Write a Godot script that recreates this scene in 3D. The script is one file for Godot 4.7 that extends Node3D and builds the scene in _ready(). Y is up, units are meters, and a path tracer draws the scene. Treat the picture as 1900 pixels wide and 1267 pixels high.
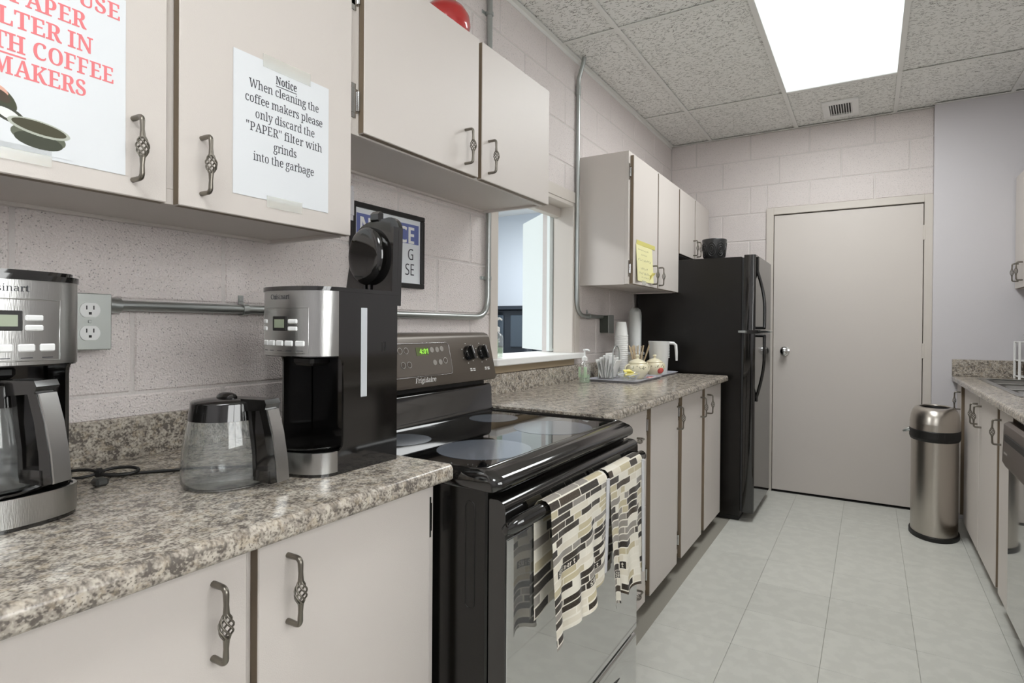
extends Node3D
# Galley kitchen. Room axes: x = distance from the block wall on the left, y = up, d = depth away from the camera wall (z = -d).

const CT := 0.908          # countertop height
const HC := 2.657          # ceiling height
const DB := 4.52           # far block wall
const DJ := 4.47           # drywall jog on the right
const XR := 2.49           # right wall
var M := {}
var used := {}
var handle_mesh: ArrayMesh
var hinge_mesh: ArrayMesh
var box_cache := {}
var serif: SystemFont
var serif_bold: SystemFont
var sans: SystemFont
var sans_bold: SystemFont

# ------------------------------------------------------------------ helpers
func V(x: float, y: float, d: float) -> Vector3:
	return Vector3(x, y, -d)

func nst() -> SurfaceTool:
	var st := SurfaceTool.new()
	st.begin(Mesh.PRIMITIVE_TRIANGLES)
	return st

func numbered(n: String) -> String:
	if not used.has(n):
		used[n] = 0
		return n
	used[n] += 1
	return "%s_%03d" % [n, used[n]]

func thing(called: String, label: String, category: String, base: Vector3, group := "") -> Node3D:
	var o := Node3D.new()
	o.name = numbered(called)
	add_child(o)
	o.position = base
	o.set_meta("label", label)
	o.set_meta("category", category)
	if group != "":
		o.set_meta("group", group)
	return o

func setting(called: String) -> Node3D:
	var o := Node3D.new()
	o.name = called
	add_child(o)
	o.set_meta("kind", "structure")
	return o

# geometry is written in room coordinates; a part of a thing is shifted back by the thing's base
func put(parent: Node3D, called: String, mesh: Mesh, mat: Material, at := Vector3.ZERO, turn := Vector3.ZERO, world := true) -> MeshInstance3D:
	var m := MeshInstance3D.new()
	m.name = called
	m.mesh = mesh
	if mat:
		m.material_override = mat
	m.position = at
	m.rotation = turn
	if world and parent != self and not (parent is MeshInstance3D):
		m.position = at - parent.position
	parent.add_child(m, true)
	return m

func part(parent: Node3D, called: String, st: SurfaceTool, mat: Material, world := true) -> MeshInstance3D:
	st.generate_normals()
	return put(parent, called, st.commit(), mat, Vector3.ZERO, Vector3.ZERO, world)

func face(st: SurfaceTool, p: Array, out: Vector3) -> void:
	var n: Vector3 = (p[1] - p[0]).cross(p[2] - p[0])
	var flip := n.dot(out) > 0.0
	for i in range(1, p.size() - 1):
		if flip:
			st.add_vertex(p[0]); st.add_vertex(p[i + 1]); st.add_vertex(p[i])
		else:
			st.add_vertex(p[0]); st.add_vertex(p[i]); st.add_vertex(p[i + 1])

func quad(st: SurfaceTool, a: Vector3, b: Vector3, c: Vector3, d: Vector3) -> void:
	st.add_vertex(a); st.add_vertex(c); st.add_vertex(b)
	st.add_vertex(a); st.add_vertex(d); st.add_vertex(c)

# chamfered box between two corners (Godot space)
func cbox(st: SurfaceTool, lo: Vector3, hi: Vector3, c := 0.0) -> void:
	st.set_smooth_group(-1)
	var ctr := (lo + hi) * 0.5
	var h := (hi - lo) * 0.5
	c = minf(c, minf(h.x, minf(h.y, h.z)) * 0.9)
	var i := h - Vector3.ONE * c
	for ax in 3:
		var b := (ax + 1) % 3
		var g := (ax + 2) % 3
		for s in [-1.0, 1.0]:
			var pts := []
			for k in [[-1.0, -1.0], [1.0, -1.0], [1.0, 1.0], [-1.0, 1.0]]:
				var v := Vector3.ZERO
				v[ax] = s * h[ax]; v[b] = k[0] * i[b]; v[g] = k[1] * i[g]
				pts.append(ctr + v)
			var o := Vector3.ZERO
			o[ax] = s
			face(st, pts, o)
			if c > 0.0:
				for t in [-1.0, 1.0]:
					var e := []
					for k in [-1.0, 1.0]:
						var v := Vector3.ZERO
						v[ax] = s * h[ax]; v[b] = t * i[b]; v[g] = k * i[g]
						e.append(ctr + v)
					for k in [1.0, -1.0]:
						var v := Vector3.ZERO
						v[ax] = s * i[ax]; v[b] = t * h[b]; v[g] = k * i[g]
						e.append(ctr + v)
					var oo := Vector3.ZERO
					oo[ax] = s; oo[b] = t
					face(st, e, oo)
	if c > 0.0:
		for sx in [-1.0, 1.0]:
			for sy in [-1.0, 1.0]:
				for sz in [-1.0, 1.0]:
					var s3 := Vector3(sx, sy, sz)
					face(st, [ctr + s3 * Vector3(h.x, i.y, i.z), ctr + s3 * Vector3(i.x, h.y, i.z), ctr + s3 * Vector3(i.x, i.y, h.z)], s3)

func bx(st: SurfaceTool, x0: float, x1: float, y0: float, y1: float, d0: float, d1: float, c := 0.0) -> void:
	cbox(st, Vector3(x0, y0, -d1), Vector3(x1, y1, -d0), c)

func box_mesh(size: Vector3, c: float) -> Mesh:
	var key := "%.4f %.4f %.4f %.4f" % [size.x, size.y, size.z, c]
	if not box_cache.has(key):
		var st := nst()
		cbox(st, -size * 0.5, size * 0.5, c)
		st.generate_normals()
		box_cache[key] = st.commit()
	return box_cache[key]

# surface of revolution; profile (r, y) runs up the outside. sharp corners split the smoothing
func lathe(st: SurfaceTool, prof: Array, at: Vector3, seg := 24, sx := 1.0, sz := 1.0) -> void:
	var grp := 1
	for i in prof.size() - 1:
		var p: Vector2 = prof[i]
		var q: Vector2 = prof[i + 1]
		if i > 0:
			var o: Vector2 = prof[i - 1]
			if absf((p - o).angle_to(q - p)) > 0.7:
				grp += 1
		st.set_smooth_group(grp)
		for j in seg:
			var a := TAU * j / seg
			var b := TAU * ((j + 1) % seg) / seg
			var A := at + Vector3(p.x * cos(a) * sx, p.y, -p.x * sin(a) * sz)
			var B := at + Vector3(p.x * cos(b) * sx, p.y, -p.x * sin(b) * sz)
			var C := at + Vector3(q.x * cos(b) * sx, q.y, -q.x * sin(b) * sz)
			var D := at + Vector3(q.x * cos(a) * sx, q.y, -q.x * sin(a) * sz)
			if p.x < 1e-6:
				st.add_vertex(A); st.add_vertex(D); st.add_vertex(C)
			elif q.x < 1e-6:
				st.add_vertex(A); st.add_vertex(C); st.add_vertex(B)
			else:
				quad(st, A, B, C, D)

func tube(st: SurfaceTool, pts: Array, r, seg := 8, flat := 1.0) -> void:
	st.set_smooth_group(0)
	var n := pts.size()
	var up := Vector3.UP
	var t0: Vector3 = (pts[1] - pts[0]).normalized()
	if absf(t0.dot(up)) > 0.9:
		up = Vector3.RIGHT
	var side := t0.cross(up).normalized()
	var rings := []
	for i in n:
		var t: Vector3 = (pts[mini(i + 1, n - 1)] - pts[maxi(i - 1, 0)]).normalized()
		side = (side - t * side.dot(t)).normalized()
		var nb := side.cross(t)
		var rr: float = r[i] if r is Array else r
		var ring := []
		for k in seg:
			var a := TAU * k / seg
			ring.append(pts[i] + side * cos(a) * rr + nb * sin(a) * rr * flat)
		rings.append(ring)
	for i in n - 1:
		for k in seg:
			var k2 := (k + 1) % seg
			quad(st, rings[i][k2], rings[i][k], rings[i + 1][k], rings[i + 1][k2])
	st.set_smooth_group(-1)
	face(st, rings[0], pts[0] - pts[1])
	face(st, rings[n - 1], pts[n - 1] - pts[n - 2])

func mp(ax: String, p: Vector2, t: float) -> Vector3:
	if ax == "d":
		return V(p.x, p.y, t)
	if ax == "x":
		return V(t, p.y, p.x)
	return V(p.x, t, p.y)

# extrude a 2D outline: "d": (x,y) along depth; "x": (d,y) along x; "y": (x,d) upwards
func prism(st: SurfaceTool, poly: PackedVector2Array, ax: String, t0: float, t1: float, smooth := 0.5) -> void:
	var n := poly.size()
	var area := 0.0
	for i in n:
		area += poly[i].cross(poly[(i + 1) % n])
	var s := 1.0 if area > 0.0 else -1.0
	var grp := 1
	for i in n:
		var p := poly[i]
		var q := poly[(i + 1) % n]
		var o := poly[(i + n - 1) % n]
		if i == 0 or absf((p - o).angle_to(q - p)) > smooth:
			grp += 1
		st.set_smooth_group(grp)
		var out2 := Vector2((q - p).y, -(q - p).x) * s
		var out := mp(ax, p + out2, t0) - mp(ax, p, t0)
		face(st, [mp(ax, p, t0), mp(ax, q, t0), mp(ax, q, t1), mp(ax, p, t1)], out)
	st.set_smooth_group(-1)
	var tri := Geometry2D.triangulate_polygon(poly)
	for i in range(0, tri.size(), 3):
		for t in [[t0, t1], [t1, t0]]:
			var w: float = t[0]
			face(st, [mp(ax, poly[tri[i]], w), mp(ax, poly[tri[i + 1]], w), mp(ax, poly[tri[i + 2]], w)], mp(ax, Vector2.ZERO, w) - mp(ax, Vector2.ZERO, t[1]))

func rrect(x0: float, x1: float, y0: float, y1: float, r, n := 4) -> PackedVector2Array:
	# radii order: bottom-left, bottom-right, top-right, top-left
	var rs: Array = r if r is Array else [r, r, r, r]
	var out := PackedVector2Array()
	var cs := [[x0, y0, 1, 1, PI], [x1, y0, -1, 1, PI * 1.5], [x1, y1, -1, -1, 0.0], [x0, y1, 1, -1, PI * 0.5]]
	for k in 4:
		var q: float = rs[k]
		var c := Vector2(cs[k][0] + cs[k][2] * q, cs[k][1] + cs[k][3] * q)
		if q <= 0.0:
			out.append(c)
			continue
		for j in n + 1:
			var a: float = cs[k][4] + PI * 0.5 * j / n
			out.append(c + Vector2(cos(a), sin(a)) * q)
	return out

func text(parent: Node3D, called: String, words: String, h: float, mat: Material, at: Vector3, font: Font, turn := Vector3.ZERO, align := 1, fit := 0.0, world := true) -> MeshInstance3D:
	var t := TextMesh.new()
	t.text = words
	t.font = font
	t.font_size = 48
	t.pixel_size = h / 48.0
	t.depth = 0.0004
	t.curve_step = 3.0
	t.horizontal_alignment = align as HorizontalAlignment
	var m := put(parent, called, t, mat, at, turn, world)
	if fit > 0.0:
		m.scale = Vector3(fit / t.get_aabb().size.x, 1, 1)
	return m

# ------------------------------------------------------------------ textures
func noise_img(size: int, freq: float, oct: int, sd: int, type := FastNoiseLite.TYPE_SIMPLEX_SMOOTH) -> Image:
	var n := FastNoiseLite.new()
	n.noise_type = type
	n.frequency = freq
	n.fractal_octaves = oct
	n.seed = sd
	if oct <= 1:
		n.fractal_type = FastNoiseLite.FRACTAL_NONE
	return n.get_seamless_image(size, size)

func tex(img: Image) -> ImageTexture:
	img.generate_mipmaps()
	return ImageTexture.create_from_image(img)

func normal_of(img: Image, k: float) -> ImageTexture:
	var i: Image = img.duplicate()
	i.convert(Image.FORMAT_RGBA8)
	i.bump_map_to_normal_map(k)
	return tex(i)

func rgb(r: float, g: float, b: float) -> Color:
	return Color(r / 255.0, g / 255.0, b / 255.0)

func mat(c: Color, rough: float, metal := 0.0, spec := 0.5) -> StandardMaterial3D:
	var m := StandardMaterial3D.new()
	m.albedo_color = c
	m.roughness = rough
	m.metallic = metal
	m.metallic_specular = spec
	return m

func tri(m: StandardMaterial3D, size: float) -> StandardMaterial3D:
	m.uv1_triplanar = true
	m.uv1_world_triplanar = true
	m.uv1_scale = Vector3.ONE / size
	return m

func bump(m: StandardMaterial3D, t: Texture2D, k: float) -> StandardMaterial3D:
	m.normal_enabled = true
	m.normal_texture = t
	m.normal_scale = k
	return m

func granite_image() -> Image:
	var S := 768
	var a := noise_img(S, 0.011, 4, 3).get_data()
	var b := noise_img(S, 0.03, 3, 11).get_data()
	var c := noise_img(S, 0.085, 2, 23).get_data()
	var e := noise_img(S, 0.02, 3, 47).get_data()
	var out := PackedByteArray()
	out.resize(S * S * 3)
	var dark := Vector3(92, 86, 80)
	var mid := Vector3(158, 150, 140)
	var light := Vector3(194, 186, 174)
	var warm := Vector3(170, 154, 132)
	for i in S * S:
		var v := (a[i] * 0.34 + b[i] * 0.4 + c[i] * 0.26) / 255.0
		var w := e[i] / 255.0
		var col := mid.lerp(light, smoothstep(0.5, 0.64, v))
		col = col.lerp(dark, smoothstep(0.48, 0.36, v) * 0.85)
		col = col.lerp(warm, smoothstep(0.55, 0.75, w) * 0.45)
		if c[i] > 178:
			col = col.lerp(light, 0.5)
		elif c[i] < 76:
			col = col.lerp(dark, 0.55)
		out[i * 3] = int(clampf(col.x, 0, 255))
		out[i * 3 + 1] = int(clampf(col.y, 0, 255))
		out[i * 3 + 2] = int(clampf(col.z, 0, 255))
	return Image.create_from_data(S, S, false, Image.FORMAT_RGB8, out)

func fissure_images() -> Array:
	var S := 1024
	var h := Image.create(S, S, false, Image.FORMAT_RGB8)
	h.fill(Color.WHITE)
	var c := Image.create(S, S, false, Image.FORMAT_RGB8)
	c.fill(Color.WHITE)
	var rng := RandomNumberGenerator.new()
	rng.seed = 5
	for k in 2600:
		var x := rng.randf() * S
		var y := rng.randf() * S
		var L := rng.randi_range(6, 30)
		var a := rng.randfn(0.0, 0.35)
		var w := 1 if rng.randf() < 0.3 else 2 if rng.randf() < 0.8 else 3
		for i in L:
			x += cos(a); y += sin(a)
			a += rng.randfn(0.0, 0.22)
			a *= 0.97
			for oy in w:
				var px := posmod(int(x), S)
				var py := posmod(int(y) + oy, S)
				h.set_pixel(px, py, Color(0.1, 0.1, 0.1))
				c.set_pixel(px, py, Color(0.34, 0.32, 0.29))
	for k in 5000:
		var px := rng.randi_range(0, S - 2)
		var py := rng.randi_range(0, S - 2)
		h.set_pixel(px, py, Color(0.3, 0.3, 0.3))
		c.set_pixel(px, py, Color(0.66, 0.64, 0.6))
	return [c, h]

const GLYPH := {"c": "011100110001111", "u": "101101101101111", "i": "010000010010010", "s": "011100111001110", "n": "000110101101101", "a": "000011101101011", "r": "000110100100100", "t": "010111010010011"}
func towel_image(sd: int) -> Image:
	var S := 640
	var im := Image.create(S, S, false, Image.FORMAT_RGB8)
	im.fill(rgb(226, 221, 208))
	var rng := RandomNumberGenerator.new()
	rng.seed = sd
	var rh := 22
	var pal := [rgb(222, 217, 203), rgb(214, 207, 190), rgb(188, 177, 146), rgb(140, 134, 126), rgb(46, 38, 29), rgb(40, 33, 26), rgb(58, 46, 32)]
	var row := 0
	for y in range(0, S, rh):
		var x := -rng.randi_range(0, 60)
		while x < S:
			var L := rng.randi_range(36, 135)
			var q := rng.randf()
			var c: Color = pal[0] if q < 0.24 else pal[1] if q < 0.36 else pal[2] if q < 0.5 else pal[3] if q < 0.64 else pal[4] if q < 0.8 else pal[5] if q < 0.93 else pal[6]
			var r := Rect2i(x + 2, y + 2, L - 4, rh - 4).intersection(Rect2i(0, 0, S, S))
			im.fill_rect(r, c)
			# woven flecks
			for k in r.get_area() / 14:
				var px := rng.randi_range(r.position.x, maxi(r.position.x, r.end.x - 1))
				var py := rng.randi_range(r.position.y, maxi(r.position.y, r.end.y - 1))
				if px < S and py < S:
					im.set_pixel(px, py, c.lerp(rgb(225, 220, 206), 0.3 if c.v < 0.5 else 0.15))
			x += L
		row += 1
	for spot in [Vector2i(20, 462), Vector2i(210, 572)]:
		im.fill_rect(Rect2i(spot.x, spot.y, 124, rh), pal[5])
		var cx: int = spot.x + 8
		for ch in "cuisinart":
			var g: String = GLYPH[ch]
			for k in 15:
				if g[k] == "1":
					im.fill_rect(Rect2i(cx + (k % 3) * 3, spot.y + 4 + int(k / 3.0) * 3, 3, 3), rgb(222, 218, 205))
			cx += 12
	return im

func basket_image() -> Image:
	# the printed photo of a filter basket on the red-lettered sheet
	var S := 256
	var im := Image.create(S, S, false, Image.FORMAT_RGB8)
	im.fill(rgb(220, 223, 226))
	var shapes := [
		[70, 70, 62, 34, 0.95, rgb(62, 66, 46)], [64, 44, 34, 20, 0.5, rgb(214, 166, 148)], [80, 66, 26, 16, 0.9, rgb(70, 58, 44)],
		[95, 128, 44, 26, 0.55, rgb(60, 62, 50)], [95, 128, 32, 17, 0.55, rgb(226, 228, 226)],
		[168, 190, 68, 40, 0.12, rgb(96, 100, 84)], [168, 206, 60, 30, 0.1, rgb(58, 62, 48)], [170, 156, 78, 30, 0.14, rgb(176, 180, 168)], [170, 154, 68, 23, 0.14, rgb(66, 64, 44)]]
	for s in shapes:
		for y in range(maxi(0, int(s[1] - s[2])), mini(S, int(s[1] + s[2]))):
			for x in range(maxi(0, int(s[0] - s[2])), mini(S, int(s[0] + s[2]))):
				var p := Vector2(x - s[0], y - s[1]).rotated(-s[4])
				if pow(p.x / s[2], 2) + pow(p.y / s[3], 2) < 1.0:
					im.set_pixel(x, y, s[5])
	return im

func scribble_image() -> Image:
	var im := Image.create(128, 192, false, Image.FORMAT_RGB8)
	im.fill(rgb(226, 221, 168))
	var rng := RandomNumberGenerator.new()
	rng.seed = 9
	for ln in [[26, 14, 100, 7], [50, 40, 84, 7], [74, 14, 112, 14], [118, 38, 88, 12], [142, 22, 104, 13], [166, 44, 96, 5]]:
		var x: int = ln[1]
		while x < ln[2]:
			for k in 3:
				var a := Vector2(x + rng.randf() * 6, ln[0] + rng.randf() * ln[3])
				var b := Vector2(x + rng.randf() * 6, ln[0] + rng.randf() * ln[3])
				for i in 10:
					var p := a.lerp(b, i / 9.0)
					im.set_pixel(clampi(int(p.x), 0, 127), clampi(int(p.y), 0, 191), rgb(120, 118, 92))
			x += 8
	return im

func materials() -> void:
	var peel := normal_of(noise_img(512, 0.09, 2, 7), 3.0)
	var hd := noise_img(512, 0.11, 3, 31).get_data()
	var pit_img := Image.create(512, 512, false, Image.FORMAT_L8)
	pit_img.fill(Color.BLACK)
	var prng := RandomNumberGenerator.new()
	prng.seed = 14
	for k in 1300:
		var cx := prng.randi_range(0, 511)
		var cy := prng.randi_range(0, 511)
		var rr := prng.randf_range(0.5, 1.9)
		for oy in range(-2, 3):
			for ox in range(-2, 3):
				if Vector2(ox, oy).length() <= rr:
					pit_img.set_pixel(posmod(cx + ox, 512), posmod(cy + oy, 512), Color.WHITE)
	var pd := pit_img.get_data()
	var pc: Image
	var hh := PackedByteArray(); hh.resize(512 * 512)
	var cc := PackedByteArray(); cc.resize(512 * 512 * 3)
	for i in 512 * 512:
		var pit := pd[i] / 255.0
		hh[i] = int(clampf(hd[i] * 0.6 + 80.0 - pit * 80.0, 0, 255))
		for k in 3:
			cc[i * 3 + k] = int(255.0 * (1.0 - pit * 0.22))
	pc = Image.create_from_data(512, 512, false, Image.FORMAT_RGB8, cc)
	var ph := Image.create_from_data(512, 512, false, Image.FORMAT_L8, hh)
	M.block = bump(tri(mat(rgb(221, 213, 210), 0.5), 0.34), normal_of(ph, 7.0), 0.9)
	M.block.albedo_texture = tex(pc)
	M.mortar = bump(tri(mat(rgb(206, 200, 197), 0.6), 0.3), peel, 0.5)
	M.paint = bump(tri(mat(rgb(205, 198, 192), 0.46), 0.12), peel, 0.14)
	M.edge = mat(rgb(124, 109, 90), 0.55)
	M.drywall = bump(tri(mat(rgb(205, 202, 205), 0.6), 0.3), peel, 0.1)
	M.trimpaint = bump(tri(mat(rgb(203, 196, 188), 0.45), 0.2), peel, 0.12)
	M.white = mat(rgb(236, 236, 234), 0.5)
	M.granite = tri(mat(Color.WHITE, 0.2), 0.42)
	M.granite.albedo_texture = tex(granite_image())
	var fl := noise_img(512, 0.02, 5, 91).get_data()
	var fc := PackedByteArray(); fc.resize(512 * 512 * 3)
	for i in 512 * 512:
		var v := 0.975 + 0.025 * smoothstep(90.0, 170.0, float(fl[i]))
		for k in 3:
			fc[i * 3 + k] = int(255.0 * v)
	var ft := tex(Image.create_from_data(512, 512, false, Image.FORMAT_RGB8, fc))
	M.tile = []
	for c in [rgb(206, 206, 199), rgb(203, 203, 196), rgb(208, 208, 201)]:
		var m := bump(tri(mat(c, 0.36), 0.8), peel, 0.06)
		m.albedo_texture = ft
		M.tile.append(m)
	M.grout = mat(rgb(150, 146, 136), 0.8)
	var fi := fissure_images()
	M.ctile = bump(tri(mat(rgb(238, 238, 234), 0.9), 0.72), normal_of(fi[1], 4.0), 0.8)
	M.ctile.albedo_texture = tex(fi[0])
	M.tbar = mat(rgb(230, 230, 226), 0.5)
	M.steel = mat(rgb(186, 186, 184), 0.28, 1.0)
	M.steel = bump(tri(M.steel, 0.1), normal_of(brushed(), 2.0), 0.18)
	M.can = bump(tri(mat(rgb(196, 190, 182), 0.3, 1.0), 0.1), normal_of(brushed(), 2.0), 0.1)
	M.galv = mat(rgb(176, 180, 178), 0.36, 0.9)
	M.pewter = mat(rgb(128, 123, 114), 0.34, 0.9)
	M.chrome = mat(rgb(210, 210, 210), 0.14, 1.0)
	M.black = mat(rgb(20, 19, 18), 0.08, 0.0, 0.8)
	M.blackmatte = mat(rgb(20, 19, 18), 0.5)
	M.enamel = bump(tri(mat(rgb(18, 17, 15), 0.14), 0.05), peel, 0.05)
	M.glassblack = mat(rgb(12, 12, 13), 0.03)
	M.mirrorglass = mat(rgb(198, 198, 196), 0.04, 0.85)
	M.fridge_side = bump(tri(mat(rgb(18, 16, 14), 0.15, 0.0, 0.5), 0.03), peel, 0.4)
	M.burner = mat(rgb(96, 102, 112), 0.12)
	M.panel = mat(rgb(94, 86, 78), 0.34, 0.3)
	M.panel2 = mat(rgb(106, 99, 92), 0.3, 0.3)
	M.ink = mat(rgb(60, 60, 66), 0.7)
	M.red_ink = mat(rgb(226, 124, 128), 0.7)
	M.blue_ink = mat(rgb(98, 108, 160), 0.6)
	M.white_ink = mat(rgb(228, 228, 226), 0.6)
	M.paper = mat(rgb(220, 223, 226), 0.6)
	M.lcd = mat(rgb(150, 160, 138), 0.3)
	M.tape = mat(Color(0.95, 0.95, 0.92, 0.28), 0.2)
	M.tape.transparency = BaseMaterial3D.TRANSPARENCY_ALPHA
	M.glass = mat(Color(0.93, 0.95, 0.94, 0.1), 0.02)
	M.glass.transparency = BaseMaterial3D.TRANSPARENCY_ALPHA
	M.solidglass = mat(Color(0.96, 0.97, 0.97, 0.05), 0.01)
	M.solidglass.refraction_enabled = true
	M.solidglass.refraction_scale = 0.05
	M.frost = mat(Color(0.9, 0.92, 0.92, 0.3), 0.3)
	M.frost.transparency = BaseMaterial3D.TRANSPARENCY_ALPHA
	M.gel = mat(Color(0.72, 0.86, 0.72, 0.35), 0.1)
	M.gel.transparency = BaseMaterial3D.TRANSPARENCY_ALPHA
	M.foam = mat(rgb(240, 240, 238), 0.55)
	M.plastic = mat(rgb(232, 233, 232), 0.3)
	M.cream = mat(rgb(232, 224, 196), 0.18)
	M.leaf = mat(rgb(52, 58, 38), 0.3)
	M.fruit = mat(rgb(212, 92, 84), 0.25)
	M.wood = mat(rgb(206, 186, 154), 0.6)
	M.rawwood = mat(rgb(150, 134, 110), 0.7)
	M.yellow = mat(rgb(238, 226, 130), 0.6)
	M.pink = mat(rgb(236, 190, 188), 0.6)
	M.traym = mat(rgb(168, 168, 176), 0.35)
	M.redglass = mat(rgb(176, 16, 12), 0.06)
	M.redglass.clearcoat_enabled = true
	M.gold = mat(rgb(170, 158, 96), 0.35, 0.5)
	M.pot = mat(rgb(36, 36, 36), 0.32)
	M.dw = mat(rgb(84, 72, 66), 0.3, 0.4)
	M.gasket = mat(rgb(60, 60, 62), 0.5)
	M.otherwall = mat(rgb(214, 222, 232), 0.7)
	M.shutter = mat(rgb(232, 238, 236), 0.5)
	M.piano = mat(rgb(34, 40, 48), 0.3)

func brushed() -> Image:
	var im := noise_img(256, 0.2, 2, 61)
	im.resize(256, 16)
	im.resize(256, 256)
	return im

func light_material() -> StandardMaterial3D:
	var m := mat(rgb(244, 248, 250), 0.4)
	m.emission_enabled = true
	m.emission = Color(0.97, 1.0, 1.0)
	m.emission_energy_multiplier = 0.74
	return m

# ------------------------------------------------------------------ scene
func _ready() -> void:
	# camera: solved from the room's edges
	var cam := Camera3D.new()
	cam.name = "camera"
	var yaw := 0.5216
	var pit := -0.0062
	var rol := 0.0075
	var f := 1059.55
	var fw := Vector3(-sin(yaw) * cos(pit), sin(pit), -cos(yaw) * cos(pit))
	var rt := Vector3(cos(yaw), 0, -sin(yaw))
	var up := rt.cross(fw).normalized()
	var r2 := rt * cos(rol) + up * sin(rol)
	var u2 := up * cos(rol) - rt * sin(rol)
	cam.transform = Transform3D(Basis(r2, u2, -fw), Vector3(1.4008, 1.196, 0))
	var near := 0.05
	cam.set_frustum(near * 1267.0 / f, Vector2((950.0 - 1005.09) / f, (614.1 - 633.5) / f) * near, near, 60.0)
	add_child(cam)
	cam.current = true
	var we := WorldEnvironment.new()
	we.name = "environment"
	var env := Environment.new()
	env.background_mode = Environment.BG_COLOR
	env.background_color = Color(0.985, 0.99, 0.985)
	env.background_energy_multiplier = 7.6   # fill daylight through the unseen window added in the right wall
	env.tonemap_mode = Environment.TONE_MAPPER_LINEAR
	env.tonemap_exposure = 1.13
	env.sdfgi_enabled = true
	env.ssao_enabled = true
	env.ssil_enabled = true
	we.environment = env
	add_child(we)
	# fluorescent troffers of the kitchen and of the hall beyond the hatch
	panel_light("kitchen_panel_light", 1.2305, 3.22, HC - 0.002, 2.5, Vector2(0.57, 1.17))
	panel_light("kitchen_panel_light_near", 1.2305, -0.44, HC - 0.002, 2.1, Vector2(0.57, 1.17))
	panel_light("hall_panel_light", -1.7, 4.6, 2.615, 7.0, Vector2(0.57, 1.17))
	panel_light("hall_panel_light_near", -1.7, 1.2, 2.615, 5.5, Vector2(0.57, 1.17))
	serif = font("Droid Serif", 400)
	serif_bold = font("Droid Serif", 700)
	sans = font("Droid Sans", 400)
	sans_bold = font("Droid Sans", 700)
	materials()
	make_handle()
	shell()
	hall()
	cabinets()
	counters()
	stove()
	fridge()
	right_side()
	trash_can()
	wall_items()
	coffee_things()
	tray_things()
	papers()
	towels()
	small_things()

func font(fam: String, w: int) -> SystemFont:
	var s := SystemFont.new()
	s.font_names = PackedStringArray([fam])
	s.font_weight = w
	return s

func panel_light(called: String, x: float, d: float, y: float, e: float, size: Vector2) -> void:
	var a := AreaLight3D.new()
	a.name = called
	a.area_size = size
	a.light_energy = e
	a.light_color = Color(0.985, 0.995, 0.995)
	a.area_range = 14.0
	a.area_attenuation = 2.0
	a.shadow_enabled = true
	add_child(a)
	a.position = V(x, y, d)
	a.rotation = Vector3(-PI / 2, 0, 0)

# ------------------------------------------------------------------ room shell
func blocks(parent: Node3D, along0: float, along1: float, fixed: float, ax: String, hole: Rect2, y_lo: float, offs: float) -> void:
	var H := 0.2035
	var L := 0.406
	var j := 0.008
	var y := 1.045 - 6 * H
	var k := 0
	while y < HC - 0.02:
		var ys := maxf(y, 0.0)
		var ye := minf(y + H, HC)
		var s := offs + (L * 0.5 if k % 2 == 1 else 0.0) - L * 10
		while s < along1:
			var a := maxf(s, along0)
			var b := minf(s + L, along1)
			if b - a > 0.02 and ye > y_lo:
				var rects := [Rect2(a, ys, b - a, ye - ys)]
				if hole.has_area() and rects[0].intersects(hole):
					var r: Rect2 = rects[0]
					rects = []
					if r.position.x < hole.position.x:
						rects.append(Rect2(r.position.x, r.position.y, hole.position.x - r.position.x, r.size.y))
					if r.end.x > hole.end.x:
						rects.append(Rect2(hole.end.x, r.position.y, r.end.x - hole.end.x, r.size.y))
					var mx0 := maxf(r.position.x, hole.position.x)
					var mx1 := minf(r.end.x, hole.end.x)
					if r.position.y < hole.position.y:
						rects.append(Rect2(mx0, r.position.y, mx1 - mx0, hole.position.y - r.position.y))
					if r.end.y > hole.end.y:
						rects.append(Rect2(mx0, hole.end.y, mx1 - mx0, r.end.y - hole.end.y))
				for r in rects:
					var w: float = r.size.x - j
					var h: float = r.size.y - j * 0.75
					if w < 0.012 or h < 0.012:
						continue
					var c: Vector2 = r.get_center()
					if ax == "x":
						put(parent, "block", box_mesh(Vector3(0.03, h, w), 0.0035), M.block, V(fixed - 0.015, c.y, c.x))
					else:
						put(parent, "block", box_mesh(Vector3(w, h, 0.03), 0.0035), M.block, V(c.x, c.y, fixed + 0.015))
			s += L
		y += H
		k += 1

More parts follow.
